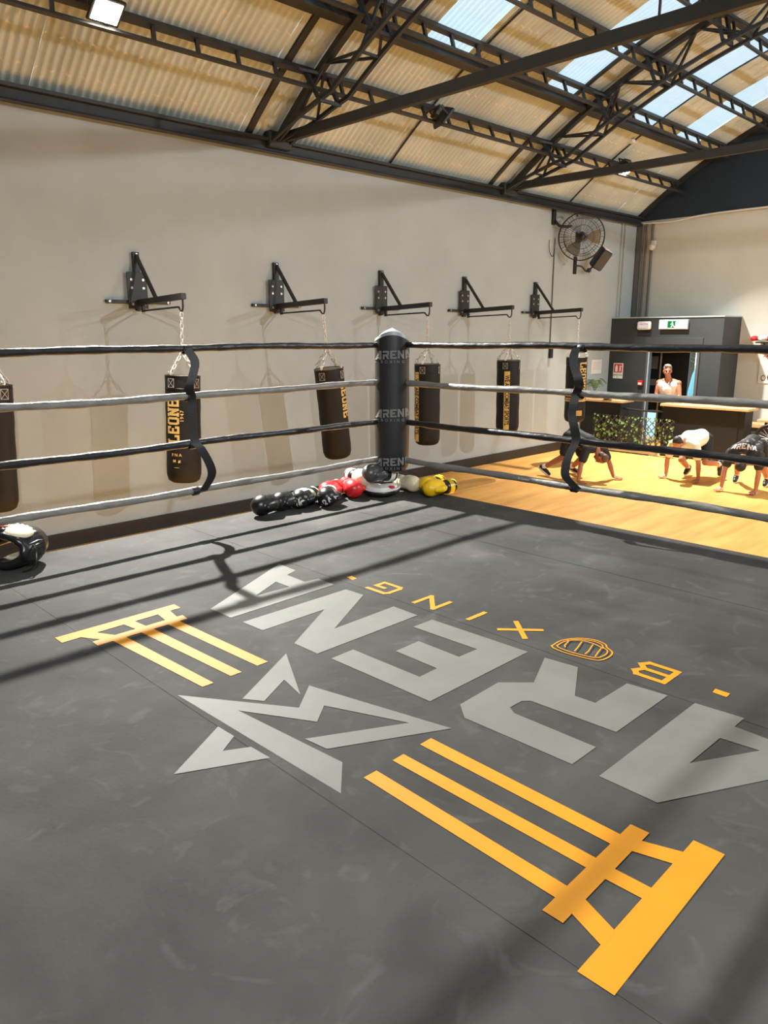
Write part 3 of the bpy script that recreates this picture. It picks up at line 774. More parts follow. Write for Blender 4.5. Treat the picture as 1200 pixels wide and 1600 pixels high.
def bag(hook, lean_x, label, style):
    """hangs from hook; origin at the hook, tilted about it"""
    root = empty('punching_bag', hook, label, 'punching bag', 'black punching bags along the wall')
    root.rotation_euler = (0, -lean_x, 0)
    drop = hook[2] - 2.13
    top, bot = -drop, -drop - BAG_L
    prof = [(0.05, bot), (BR * 0.72, bot + 0.008), (BR * 0.9, bot + 0.035), (BR, bot + 0.1)] + [(BR * (1 + 0.012 * sin(i * 1.7)), bot + 0.1 + (BAG_L - 0.26) * i / 10) for i in range(1, 10)] + [(BR, top - 0.14), (BR * 1.01, top - 0.02), (BR * 0.99, top)]
    body = MB().lathe(prof, seg=40).build('body', M_bag, root, smooth=True)
    MB().lathe([(0.02, top + 0.012), (BR * 0.9, top + 0.004), (BR * 0.95, top - 0.01)], seg=32).build('top_filling', M_bagtop, root, smooth=True)
    rimpts = [(BR * cos(2 * pi * k / 40), BR * sin(2 * pi * k / 40), top + 0.004) for k in range(40)]
    MB().tube(rimpts, 0.008, 6, closed=True).build('rim', M_blkl, root, smooth=True)
    MB().lathe([(BR * 1.014, top - 0.15), (BR * 1.03, top - 0.147), (BR * 1.03, top - 0.143), (BR * 1.014, top - 0.14)], seg=40).build('band_seam', M_blkl, root, smooth=True)
    fork = -0.47
    cm = MB(); chain_links(cm, (0, 0, -0.03), (0, 0, fork)); cm.build('chain', M_chain, root, smooth=True)
    MB().tube([(0.024 * cos(2 * pi * k / 14), 0, fork + 0.024 * sin(2 * pi * k / 14)) for k in range(14)], 0.005, 6, closed=True).build('ring', M_chain, root, smooth=True)
    for k in range(4):
        a = radians(20 + 90 * k); e = V((BR * cos(a), BR * sin(a), top + 0.03))
        cm = MB(); chain_links(cm, (0, 0, fork - 0.02), e); cm.tube([e + V((0.014 * cos(2 * pi * j / 12) * cos(a + pi / 2), 0.014 * cos(2 * pi * j / 12) * sin(a + pi / 2), 0.02 * sin(2 * pi * j / 12))) for j in range(12)], 0.005, 5, closed=True)
        cm.build('chain', M_chain, root, smooth=True)
        # stitched leather tab
        tb = bmesh.new(); join_bm(tb, rect_bm(0.1, 0.12)); slice_bm(tb, 0.02); bm_obj(tb, 'tab', M_blkl, on_bag(a, top - 0.075, 0, 0.005), body)
        sb = MB()
        for l in ([(-0.042, -0.05), (0.042, -0.05), (0.042, 0.05), (-0.042, 0.05), (-0.042, -0.05)], [(-0.042, 0.05), (0.042, -0.05)], [(-0.042, -0.05), (0.042, 0.05)]):
            stroke(sb, [V(p + (0,)) for p in l], 0.006, lambda q: (q[0], q[1], 0))
        slice_bm(sb.b, 0.02); bm_obj(sb.b, 'stitching', M_stitch, on_bag(a, top - 0.08, 0, 0.007), body)
    va = atan2(-hook[1], -hook[0])          # direction towards the ring
    mid = (top + bot) / 2
    def strip(a0, z, length=1.12):
        bag_print(body, rect_bm(length, 0.1), M_gold, a0, z, -1, 0.004)
        bag_print(body, text_bm('WE ARE COMBAT SPORTS.', 0.112, 0.0035, 0.98, 0.69), M_ink, a0, z, -1, 0.006)
    def leone(a0, z, h, turn, year=True):
        bag_print(body, slab_word('LEONE', h), M_gold, a0, z, turn)
        if year: bag_print(body, text_bm('1947', h * 0.42, 0.001, 1.3), M_gold, a0 + (h * 0.85 / BR) * (1 if turn == 1 else -1), z + 0.05, turn)
    if style == 'strip_left': strip(va - 0.95, mid - 0.02)
    if style == 'strip_mid': strip(va - 0.1, mid - 0.05, 1.05)
    if style == 'leone_left':
        leone(va - 0.62, mid + 0.13, 0.135, 1)
        for k, t in enumerate(('F N A', 'M  #', '-----')): bag_print(body, text_bm(t, 0.05 - 0.01 * (k == 2), 0.001), M_gold, va - 0.42, bot + 0.36 - 0.075 * k)
    if style == 'leone_right': leone(va + 1.12, mid + 0.2, 0.13, -1, False)
    if style == 'leone_far':
        leone(va + 0.72, mid + 0.28, 0.14, -1)
        bag_print(body, rect_bm(1.0, 0.075), M_gold, va + 0.3, bot + 0.47)
        bag_print(body, text_bm('WE ARE COMBAT SPORTS', 0.062, 0.001), M_ink, va + 0.3, bot + 0.47, 0, 0.006)
        bag_print(body, rect_bm(0.13, 0.1), M_gold, va + 0.42, bot + 0.2)
        for k in range(3): bag_print(body, rect_bm(0.1, 0.008), M_ink, va + 0.42, bot + 0.225 - 0.025 * k, 0, 0.006)
    if style == 'sports_left': strip(va - 0.75, mid - 0.03)
    return root
def wall_bracket(x, label):
    root = empty('bag_bracket', (x, YL, 3.0), label, 'wall bracket', 'black wall brackets holding the punching bags')
    MB().box((0.0, -0.03, 0.28), (0.085, 0.05, 0.72)).build('upright', M_steel, root, bevel=0.004)
    MB().box((-0.02, -0.06, 0.17), (0.27, 0.012, 0.45)).build('wall_plate', M_steel, root, bevel=0.003)
    for bx_, by_, bz_, br_ in [(sx, -0.062, sz, 0.017) for sx in (-0.1, 0.06) for sz in (0.0, 0.2, 0.3)] + [(0, -0.055, 0.61, 0.016), (-0.4, -0.048, 0.03, 0.016), (0.4, -0.048, 0.03, 0.016)]:
        MB().cyl((bx_, by_, bz_), (bx_, by_ - 0.014, bz_), br_, seg=8).build('bolt', M_bolt, root)
    MB().beam((-0.44, -0.028, 0.03), (0.44, -0.028, 0.03), 0.045, 0.04).build('cross_bar', M_steel, root, bevel=0.003)
    MB().beam((0.0, -0.05, 0.02), (0.0, -1.16, 0.065), 0.072, 0.072).build('arm', M_steel, root, bevel=0.005)
    MB().beam((0.0, -0.05, 0.6), (0.0, -0.5, 0.05), 0.035, 0.045).build('brace', M_steel, root, bevel=0.003)
    rod = bez([(0, -0.14, 0.02), (0, -0.14, -0.075), (0, -0.2, -0.08), (0, -0.95, -0.06), (0, -1.03, -0.065), (0, -1.07, -0.1), (0, -1.11, -0.1), (0, -1.13, -0.05), (0, -1.13, 0.05)], 6)
    MB().tube(rod, 0.0115, 8).box((0, -0.14, -0.05), (0.035, 0.035, 0.1)).build('hook_rod', M_steel, root, smooth=True)
    return root
BX = [2.545, 4.72, 6.91, 9.07, 11.245, 13.545]
LEAN = [-0.06, -0.055, 0.11, 0.01, 0.02, 0.02]
STY = ['sports_left', 'leone_left', 'leone_right', 'strip_left', 'strip_mid', 'leone_far']
BLAB = ['punching bag with gold side strip cut off at the left picture edge', 'black punching bag with upright gold LEONE print left of centre', 'tilted black punching bag with gold lettering on its right edge', 'black punching bag just right of the corner post, gold strip on its left side',
        'black punching bag with gold WE ARE COMBAT SPORTS strip down its middle', 'farthest punching bag, with gold print and a small gold label, above an athlete in black']
WLAB = ['black bracket left of the view holding the nearest bag', 'leftmost visible wall bracket, above the bag with LEONE print', 'second wall bracket from the left, above the tilted bag', 'wall bracket directly above the corner post', 'wall bracket above the bag with the central gold strip', 'farthest wall bracket, below the black fan']
for i, x in enumerate(BX):
    wall_bracket(x, WLAB[i]); bag((x, YL - 1.09, 2.905), LEAN[i], BLAB[i], STY[i])

# ------------------------------------------------------------------ fan, speaker, conduit, camera on the walls
fan = empty('wall_fan', (14.1, YL, 4.9), 'large black caged fan high on the wall near the far corner', 'fan')
MB().box((0, -0.03, 0.06), (0.1, 0.06, 0.3)).build('mount', M_black, fan, bevel=0.01)
MB().tube(bez([(0, -0.05, 0.0), (0.03, -0.16, -0.12), (0.14, -0.3, -0.14), (0.3, -0.36, -0.12), (0.36, -0.4, -0.3)], 6), 0.028, 8).build('arm', M_black, fan, smooth=True)
fc = V((0.4, -0.46, -0.33)); fd = V((-0.74, -0.62, -0.16)).normalized(); fm = frame(fd)
def FP(r, a, z): return fc + fm @ V((r * cos(a), r * sin(a), z))
MB().cyl(fc - fd * 0.16, fc - fd * 0.02, 0.1, 0.085, 20).ell(fc + fd * 0.09, 0.075).build('motor', M_black, fan, smooth=True)
cg = MB(); RF = 0.47
for z_, r_ in ((0.0, RF), (0.05, RF), (0.1, RF * 0.8), (0.13, RF * 0.5), (0.14, RF * 0.2), (-0.06, RF * 0.75)):
    cg.tube([FP(r_, 2 * pi * k / 40, z_) for k in range(40)], 0.0055 if z_ not in (0.0, 0.05) else 0.011, 5, closed=True)
for k in range(48):
    a = 2 * pi * k / 48
    cg.tube([FP(0.06, a, 0.14), FP(RF * 0.5, a, 0.13), FP(RF * 0.8, a, 0.1), FP(RF, a, 0.05)], 0.0028, 4)
    if k % 2 == 0: cg.tube([FP(0.1, a, -0.07), FP(RF * 0.75, a, -0.06), FP(RF, a, 0.0)], 0.0028, 4)
cg.build('cage', M_black, fan)
bl = MB()
for k in range(3):
    a0 = 2 * pi * k / 3; rings = []
    for i in range(7):
        r_ = 0.07 + 0.34 * i / 6; wd = 0.35 + 0.4 * sin(pi * i / 7)
        rings.append([FP(r_, a0 + t, 0.03 + tt + 0.05 * (t / wd)) for t, tt in ((-wd / 1.6, 0), (wd / 1.6, 0), (wd / 1.6, 0.004), (-wd / 1.6, 0.004))])
    bl.loft(rings)
bl.build('blades', mat('smoked_blade', (120, 116, 108), 0.4), fan, smooth=True)
MB().tube(bez([(-0.12, -0.02, -0.4), (-0.14, -0.05, -0.62), (-0.02, -0.06, -0.72), (0.06, -0.04, -0.5), (0.1, -0.02, -0.35)], 6), 0.008, 6).build('power_cable', M_black, fan)
co = MB(); co.tube([(14.12, YL - 0.015, 5.1), (14.12, YL - 0.015, 4.9)], 0.014, 6); co.tube([(14.2, YL - 0.015, 4.35), (14.2, YL - 0.015, 2.3)], 0.014, 6)
cond = tag(co.build('cable_conduit', M_cable), 'thin grey cable run down the wall below the fan', 'conduit')
MB().box((14.22, YL - 0.035, 2.2), (0.09, 0.06, 0.24)).build('socket_box', M_black, cond, bevel=0.008)
tag(MB().tube([(15.02, YL - 0.015, 5.1), (15.02, YL - 0.015, 4.2)], 0.014, 6).build('cable_conduit', M_cable), 'thin grey cable run from the eaves down to the speaker', 'conduit')
spk = empty('loudspeaker', (15.02, YL, 4.05), 'black wall speaker tilted down on an arm beside the fan', 'speaker')
MB().box((0, -0.02, 0), (0.09, 0.04, 0.36)).build('wall_plate', M_black, spk, bevel=0.005)
MB().tube(bez([(0, -0.03, 0), (0.1, -0.12, -0.02), (0.2, -0.2, -0.12), (0.28, -0.3, -0.02)], 6), 0.02, 8).ell((0.22, -0.24, -0.1), 0.05).build('arm', M_black, spk, smooth=True)
sc_ = V((0.40, -0.41, 0.14)); sd = V((-0.52, -0.72, -0.45)).normalized(); sm_ = frame(sd, (0.45, 0.0, 1))
box = MB().box(sc_, (0.27, 0.46, 0.24), sm_).build('cabinet', M_black, spk, bevel=0.05, seg=4)
MB().box(sc_ + sd * 0.122, (0.22, 0.4, 0.012), sm_).build('grille', M_dgrey, spk, bevel=0.005)
MB().box(sc_ + sm_ @ V((0, 0.225, 0)), (0.2, 0.03, 0.18), sm_).build('white_top', M_white, spk, bevel=0.01)  # thin white slab on the upper end of the cabinet
cd = empty('security_camera', (XF, 8.9, 4.62), 'small white dome camera on the pipes in the far corner', 'camera')
MB().cyl((-0.09, 0, 0), (-0.05, 0, 0.0), 0.07).box((-0.05, 0, 0.06), (0.06, 0.12, 0.12)).build('mount', M_white, cd, bevel=0.01)
MB().ell((-0.11, 0, -0.03), 0.075).build('dome', M_white, cd, smooth=True)

# ------------------------------------------------------------------ entrance block, door and the outdoors
VX, VYR, VT = 16.8, 6.70, 2.94
DY0, DY1, DZ = 7.16, 8.4, 2.3
ve = MB()
ve.span((VX, VYR, 0), (VX + 0.1, DY0, VT)).span((VX, DY1, 0), (VX + 0.1, YL, VT)).span((VX, DY0, DZ), (VX + 0.1, DY1, VT))
ve.span((VX + 0.1, VYR, 0), (XF, VYR + 0.08, VT)).span((VX + 0.1, VYR + 0.08, VT - 0.08), (XF, YL, VT))
struct(ve.build('wall_entrance', M_vest), 'dark grey box of the entrance lobby against the end wall', 'wall')
struct(MB().span((VX - 0.02, VYR - 0.01, VT), (XF, YL, VT + 0.025)).build('trim_10', M_wall), 'pale capping along the top of the entrance box', 'trim')
M_alu = mat('door_aluminium', (96, 98, 98), 0.4, metal=0.3)
M_glass = bpy.data.materials.new('door_glass'); M_glass.use_nodes = True
_b = M_glass.node_tree.nodes['Principled BSDF']; _b.inputs['Transmission Weight'].default_value = 1; _b.inputs['Roughness'].default_value = 0.02; _b.inputs['IOR'].default_value = 1.02; _b.inputs['Base Color'].default_value = (0.85, 0.95, 1, 1)
door = empty('door_1', (VX, 7.78, 0), 'open dark entrance door with a gap to the bright street', 'door'); door['kind'] = 'structure'
def dl(x, y, z_): return (x - VX, y - 7.78, z_)
df = MB()
df.span(dl(VX - 0.03, DY1 - 0.07, 0), dl(VX + 0.12, DY1, DZ)).span(dl(VX - 0.03, DY0, 0), dl(VX + 0.12, DY0 + 0.06, DZ)).span(dl(VX - 0.03, DY0 + 0.06, DZ - 0.06), dl(VX + 0.12, DY1 - 0.07, DZ))
df.build('frame', M_alu, door, bevel=0.006)
tp = MB().span(dl(VX - 0.02, DY0 - 0.05, DZ + 0.05), dl(VX, DY1 + 0.05, DZ + 0.2)); tp.build('closer_panel', M_dgrey, door, bevel=0.004)
MB().span(dl(XF + 0.02, 8.52, 0.68), dl(XF + 0.07, 8.94, 2.4)).build('side_leaf', mat('leaf_navy', (34, 40, 48), 0.5), door, bevel=0.004)
MB().span(dl(XF + 0.02, 8.90, 0.0), dl(XF + 0.07, 8.94, 0.68)).build('side_leaf_stile', M_alu, door)
MB().span(dl(XF + 0.035, 8.52, 0.03), dl(XF + 0.05, 8.90, 0.68)).build('glass_pane', M_glass, door)
for z0_, z1_ in ((1.75, 2.05), (1.35, 1.5)): MB().span(dl(XF + 0.0, 8.58, z0_), dl(XF + 0.018, 8.74, z1_)).build('notice', mat('grey_notice', (130, 138, 146), 0.7), door)
MB().span(dl(XF + 0.02, 7.81, 0.02), dl(XF + 0.07, 8.49, 2.4)).build('main_leaf', mat('door_navy', (30, 36, 42), 0.5), door, bevel=0.004)
MB().span(dl(XF + 0.0, 8.49, 0.02), dl(XF + 0.03, 8.52, 2.4)).build('leaf_edge', M_white, door)
MB().span(dl(VX - 0.034, DY1 - 0.075, 0), dl(VX - 0.03, DY1 - 0.05, DZ)).build('frame_edge', mat('pale_blue_edge', (168, 186, 198), 0.4), door)
M_street = mat('street_paving', (176, 186, 192), 0.8, var=0.08)
struct(MB().span((XF + 0.62, -6, -0.1), (60, 40, -0.02)).build('street_ground', M_street), 'pale paving outside the open door', 'ground')
M_leafo = mat('tree_leaves', (104, 140, 84), 0.6, var=0.3, scale=3)
tr = empty('street_tree', (27.5, 12.0, 0), 'green tree outside seen through the door gap', 'tree')
MB().cyl((0, 0, 0), (0.1, 0, 2.6), 0.12, 0.08).build('trunk', mat('bark', (92, 76, 60), 0.9, var=0.2), tr)
tb = MB()
for k in range(900):
    d = V((random.gauss(0, 1), random.gauss(0, 1), random.gauss(0, 0.7))).normalized() * (random.random() ** 0.5) * 1.9
    c = V((0, 0, 3.2)) + d; a = random.random() * 6.28; e = V((cos(a), sin(a), random.uniform(-0.5, 0.5))) * 0.12; f_ = V((-sin(a), cos(a), random.uniform(-0.5, 0.5))) * 0.07
    vs = [tb.b.verts.new(c + q) for q in (e, f_, -e, -f_)]; tb.b.faces.new(vs)
tb.build('foliage', M_leafo, tr)
M_teal = mat('teal_awning', (120, 176, 184), 0.6)
aw = empty('street_awning', (24.0, 10.2, 0), 'pale turquoise folded parasol outside the door gap', 'parasol')
MB().cyl((0, 0, 0), (0, 0, 1.9), 0.03).build('pole', M_white, aw)
MB().lathe([(0.03, 1.75), (0.2, 1.3), (0.3, 0.7), (0.26, 0.4)], seg=12).build('cloth', M_teal, aw, smooth=True)

# signs on the entrance block
M_exit = emit('exit_sign_glow', (236, 246, 226), 1.5); M_exg = emit('exit_sign_green', (40, 176, 90), 0.7); M_emg = emit('emergency_glow', (240, 226, 222), 0.85)
ex = empty('exit_sign', (VX, 7.8, 2.79), 'lit white and green emergency exit sign above the door', 'exit sign')
MB().box((-0.04, 0, 0), (0.08, 0.66, 0.21)).build('housing', M_white, ex, bevel=0.01)
MB().box((-0.083, 0, 0), (0.006, 0.62, 0.18)).build('panel', M_exit, ex)
gx = MB().box((-0.088, 0.02, 0), (0.004, 0.2, 0.15)); gx.build('green_field', M_exg, ex)
px = MB(); px.ell((-0.092, 0.01, 0.045), (0.004, 0.016, 0.016)); px.box((-0.092, 0.0, 0.0), (0.004, 0.03, 0.06)); px.beam((-0.092, -0.01, -0.02), (-0.092, -0.05, -0.06), 0.004, 0.02); px.beam((-0.092, 0.01, -0.02), (-0.092, 0.035, -0.065), 0.004, 0.02); px.beam((-0.092, 0.01, 0.02), (-0.092, 0.05, 0.0), 0.004, 0.015); px.box((-0.092, -0.075, -0.01), (0.004, 0.03, 0.13))
px.build('running_figure', M_white, ex)
for yy in (0.19, -0.18): MB().beam((-0.089, yy + 0.04, 0), (-0.089, yy - 0.04, 0), 0.02, 0.004).build('arrow', M_exg, ex)
em = empty('emergency_lamp', (VX, 8.5, 2.77), 'small white emergency lamp with red text left of the exit sign', 'lamp')
MB().box((-0.04, 0, 0), (0.08, 0.34, 0.19)).build('housing', M_white, em, bevel=0.04)
MB().box((-0.082, 0, 0.01), (0.006, 0.24, 0.11)).build('lens', M_emg, em)
def sign_text(body, size, x, y, z_, parent, m, bold=0.001):
    b = text_bm(body, size, bold); return bm_obj(b, 'lettering', m, lambda u, v: (x, y - u, z_ + v), parent)
sign_text('USCITA', 0.06, -0.087, 0, 0.03, em, M_signred)
M_label = mat('dark_label', (28, 28, 28), 0.6)
MB().box((-0.01, 0, -0.17), (0.02, 0.32, 0.1)).build('battery_box', M_label, em)
es = empty('extinguisher_sign', (VX, 9.1, 1.72), 'red and white fire extinguisher sign on the dark entrance wall', 'sign')
MB().box((-0.006, 0, 0), (0.01, 0.25, 0.36)).build('board', M_white, es)
MB().box((-0.013, 0, 0.06), (0.004, 0.21, 0.2)).build('red_field', M_signred, es)
ic = MB(); ic.box((-0.016, 0.04, 0.04), (0.003, 0.06, 0.12)); ic.ell((-0.016, 0.04, 0.11), (0.003, 0.025, 0.025)); ic.box((-0.016, -0.055, 0.05), (0.003, 0.03, 0.13)); ic.box((-0.016, -0.065, 0.11), (0.003, 0.06, 0.02)); ic.box((-0.016, -0.05, -0.005), (0.003, 0.06, 0.02))
ic.build('pictogram', M_white, es)
sign_text('ESTINTORE', 0.045, -0.0125, 0, -0.1, es, M_ink); sign_text('N.', 0.03, -0.0125, 0, -0.145, es, M_ink)
al = empty('fire_alarm_button', (VX, 8.5, 1.46), 'small red fire alarm call point left of the door', 'alarm button')
MB().box((-0.025, 0, 0), (0.05, 0.12, 0.12)).build('case', M_signred, al, bevel=0.008)
MB().box((-0.052, 0, -0.015), (0.004, 0.085, 0.05)).build('push_plate', M_white, al)
nt_ = empty('paper_notice', (16.22, YL, 1.83), 'white paper notice taped to the wall behind the farthest bag', 'notice')
MB().box((0, -0.006, 0), (0.46, 0.008, 0.33)).build('sheet', M_paper, nt_)
ln_ = MB()
for k in range(5): ln_.box((0.0, -0.011, 0.1 - 0.04 * k), (0.34, 0.002, 0.008))
ln_.build('printed_lines', mat('faint_ink', (168, 168, 164), 0.7), nt_)

# ------------------------------------------------------------------ counters
CXF = 15.59
def counter(y0, y1, h, label, d=0.42):
    root = empty('counter', (CXF, (y0 + y1) / 2, 0), label, 'counter', 'black counters with wooden tops')
    hw = (y1 - y0) / 2
    MB().span((0.0, -hw, 0), (d, hw, h - 0.05)).build('body', M_counter, root, bevel=0.004)
    MB().span((0.04, -hw + 0.005, -0.0), (d, hw - 0.005, 0.06)).build('plinth', M_black, root)
    MB().span((-0.06, -hw - 0.08, h - 0.05), (d + 0.04, hw + 0.05, h)).build('wooden_top', M_wood, root, bevel=0.006)
    MB().span((-0.006, -hw + 0.12, 0.02), (0.0, -hw + 0.125, h - 0.06)).build('panel_joint', M_black, root)
    return root
counter(5.62, 7.33, 1.13, 'long black counter with wooden top, a man leaning behind it')
counter(8.33, 9.30, 1.13, 'short black counter with wooden top beside the bag wall')
tag(MB().tube([(CXF + 0.15, 8.32, 0.95), (CXF + 0.15, 7.85, 0.925), (CXF + 0.15, 7.35, 0.95)], 0.022, 8).build('barrier_bar', M_black), 'black bar closing the gap between the two counters', 'barrier')
tag(MB().span((15.6, 7.36, 0.0), (15.72, 8.9, 0.11)).build('kerb_board', mat('kerb_cream', (196, 186, 162), 0.6), bevel=0.005), 'cream board on the floor below the ivy trellis', 'kerb board') if False else None
kb = tag(MB().span((15.42, 7.36, 0.0), (15.58, 8.9, 0.1)).build('low_plinth', mat('plinth_cream', (200, 190, 166), 0.6), bevel=0.005), 'low cream plinth under the ivy trellis', 'plinth')
MB().span((15.415, 7.5, 0.0), (15.42, 8.7, 0.02)).build('shadow_gap_strip', M_black, kb)
tg = empty('ivy_trellis', (15.4, 7.95, 0), 'willow trellis with artificial ivy standing between the counters', 'trellis')
tg.location.z = 0.1
la = MB(); y0, y1, zt0, zt1 = -0.98, 0.92, 0.0, 0.72
def lattice_line(sgn):
    yy = y0 - 0.72
    while yy < y1 + 0.72:
        a = V((0.0, yy, zt0)); b_ = V((0.0, yy + sgn * 0.72 * 0.9, zt1))
        t0, t1 = 0.0, 1.0
        if b_.y != a.y:
            for lim in (y0, y1):
                t = (lim - a.y) / (b_.y - a.y)
                if (a.y < y0 and lim == y0 and sgn > 0) or (a.y > y1 and lim == y1 and sgn < 0): t0 = max(t0, t)
                if (b_.y > y1 and lim == y1 and sgn > 0) or (b_.y < y0 and lim == y0 and sgn < 0): t1 = min(t1, t)
        if t1 - t0 > 0.05: la.beam(a.lerp(b_, t0) + V((0.006 * sgn, 0, 0)), a.lerp(b_, t1) + V((0.006 * sgn, 0, 0)), 0.007, 0.014)
        yy += 0.135
lattice_line(1); lattice_line(-1)
la.box((0, -0.6, 0.36), (0.02, 0.025, 0.72)); la.box((0, 0.6, 0.36), (0.02, 0.025, 0.72))
la.build('lattice', mat('willow_sticks', (70, 62, 48), 0.8, var=0.2), tg)
iv = MB(); rv = random.Random(5)
for k in range(230):
    yy = rv.uniform(y0, y1); zz = rv.uniform(0.06, 0.72)
    if yy < -0.2 and rv.random() < 0.35: continue
    c = V((-0.035 + rv.uniform(-0.02, 0.01), yy, zz)); s_ = rv.uniform(0.02, 0.036)
    nrm = V((-1, rv.uniform(-0.7, 0.7), rv.uniform(-0.3, 0.9))).normalized(); fm_ = frame(nrm)
    ps = [(0, 1.2, 0), (0.55, 0.65, 0), (1.05, 0.35, 0), (0.6, -0.2, 0), (0.65, -0.75, 0), (0, -0.6, 0.25), (-0.65, -0.75, 0), (-0.6, -0.2, 0), (-1.05, 0.35, 0), (-0.55, 0.65, 0)]
    vs = [iv.b.verts.new(c + fm_ @ (V(p) * s_)) for p in ps]; cc = iv.b.verts.new(c + fm_ @ V((0, 0, -0.25 * s_)))
    for i in range(10): iv.b.faces.new((vs[i], vs[(i + 1) % 10], cc))
lv = iv.build('ivy_leaves', mat('ivy_green', (58, 86, 34), 0.5, var=0.3, scale=7, rgb2=(112, 136, 66), coord='Object'), tg)
# plant sprig, gloves on the short counter
ps = empty('potted_fern', (15.8, 9.12, 1.13), 'small green fern in a pot on the short counter', 'plant')
MB().lathe([(0.05, 0.0), (0.07, 0.12), (0.06, 0.12)], seg=16).build('pot', M_dgrey, ps, smooth=True)
fb = MB()
for k in range(14):
    a = 2 * pi * k / 14; ln = rv.uniform(0.2, 0.32)
    p0 = V((0, 0, 0.12)); p1 = V((cos(a) * ln * 0.45, sin(a) * ln * 0.45, 0.12 + ln)); p2 = V((cos(a) * ln * 0.95, sin(a) * ln * 0.95, 0.1 + ln * 0.8))
    pth = bez([p0, p1, p2], 6); fb.tube(pth, 0.003, 4)
    for q in pth[3::1]:
        for sg in (1, -1):
            e = V((-sin(a), cos(a), 0)) * sg * 0.04; vs = [fb.b.verts.new(q), fb.b.verts.new(q + e * 0.6 + V((0, 0, 0.012))), fb.b.verts.new(q + e), fb.b.verts.new(q + e * 0.6 - V((0, 0, 0.01)))]; fb.b.faces.new(vs)
fb.build('fronds', mat('fern_green', (84, 104, 62), 0.6, var=0.2), ps)

# ------------------------------------------------------------------ gloves and pads
def glove(loc, rz, label, m_fist, m_cuff, m_trim=None, tilt=0.0, roll=0.0, s=1.0, words=(), m_patch=None, group=None, cat='boxing glove'):
    """local +x runs from cuff to knuckles, resting on z = 0"""
    root = empty('boxing_glove', loc, label, cat, group)
    root.rotation_euler = (roll, tilt, rz); root.scale = (s, s, s)
    mb = MB()
    mb.ell((0.175, 0, 0.078), (0.088, 0.074, 0.07)); mb.ell((0.13, 0, 0.08), (0.085, 0.07, 0.066)); mb.cap((0.07, 0, 0.068), (0.14, 0, 0.074), 0.052, 0.062)
    mb.ell((0.19, 0, 0.055), (0.06, 0.066, 0.05))
    mb.cap((0.085, 0.055, 0.075), (0.135, 0.083, 0.075), 0.026, 0.03); mb.cap((0.135, 0.083, 0.075), (0.185, 0.07, 0.072), 0.03, 0.025)
    body = blob(mb, 'fist', m_fist, root, 0.007, 3)
    MB().loft([[(x_, r_ * cos(2 * pi * k / 24) * 1.05, 0.066 + r_ * 0.98 * sin(2 * pi * k / 24)) for k in range(24)] for x_, r_ in ((-0.055, 0.05), (-0.05, 0.058), (-0.02, 0.06), (0.03, 0.056), (0.07, 0.054), (0.078, 0.046))]).build('cuff', m_cuff, root, smooth=True)
    MB().tube([(-0.054, 0.054 * 1.05 * cos(2 * pi * k / 24), 0.066 + 0.054 * sin(2 * pi * k / 24)) for k in range(24)], 0.006, 6, closed=True).build('cuff_edge', m_trim or m_cuff, root, smooth=True)
    MB().loft([[(x_, r_ * cos(2 * pi * k / 24) * 1.05, 0.066 + r_ * 0.98 * sin(2 * pi * k / 24)) for k in range(24)] for x_, r_ in ((-0.025, 0.061), (-0.024, 0.0635), (0.02, 0.062), (0.021, 0.059))], cap=False).build('wrist_strap', m_trim or m_cuff, root, smooth=True)
    bpy.context.view_layer.update()
    mw = root.matrix_world
    if m_patch:
        b = bmesh.new(); join_bm(b, rect_bm(0.12, 0.075)); project_print(b, 'top_panel', m_patch, body, mw @ V((0.13, 0, 0.15)), mw.to_3x3() @ V((1, 0, 0)), mw.to_3x3() @ V((0, 1, 0)), 0.002, 0.012)
    for tx, sz, o_, xd, yd in words:
        b = text_bm(tx, sz, 0.001); project_print(b, 'lettering', M_wprint, body, mw @ V(o_), mw.to_3x3() @ V(xd), mw.to_3x3() @ V(yd), 0.003, 0.012)
    return root
GG = 'boxing gloves lined up along the left ring edge'
def rzc(x, y, a=0.0): return atan2(-y, -x) + a
glove((3.25, 4.42, CZ), rzc(3.1, 4.4, -0.85), 'plain black boxing glove, leftmost of the row on the canvas', M_blkl, M_blkl, group=GG, s=1.06)
glove((3.42, 4.45, CZ), rzc(3.3, 4.4, -0.75), 'plain black boxing glove second from the left in the row', M_blkl, M_blkl, M_dgrey, group=GG, s=1.0)
up = (0, 0, 1)
glove((3.57, 4.47, CZ), rzc(3.45, 4.4, -0.45), 'black glove with white top panel and letters RUK', M_blkl, M_crm, M_blkl, group=GG, s=1.0, m_patch=M_wprint, words=(('RUK', 0.075, (0.3, -0.01, 0.085), (0, 1, 0), (-0.5, 0, 0.85)),))
glove((3.72, 4.43, CZ), rzc(3.62, 4.4, -0.1), 'black glove with white letters BAE, before the red gloves', M_blkl, M_blkl, M_wprint, group=GG, s=1.03, words=(('BAE', 0.075, (0.3, 0.02, 0.08), (0, 0.85, 0.5), (-0.5, -0.3, 0.8)), ('U', 0.07, (0.14, -0.03, 0.16), (0.6, 0.8, 0), (-0.8, 0.6, 0))))
glove((3.90, 4.56, CZ), rzc(3.8, 4.4, -0.35), 'red boxing glove behind the lettered black glove', M_red, M_red, M_red, group=GG, s=1.0)
glove((4.02, 4.54, CZ), rzc(3.95, 4.4, 0.25), 'red boxing glove at the right end of the row', M_red, M_red, M_red, group=GG, s=1.05)
GP = 'yellow gloves beside the corner post'
glove((4.66, 4.12, CZ), radians(192), 'yellow boxing glove lying nearest the corner post', M_yel, M_blkl, M_yel, group=GP, s=0.95)
glove((4.58, 3.93, CZ), radians(172), 'yellow boxing glove with black cuff in front of its pair', M_yel, M_blkl, M_yel, group=GP, s=0.98)
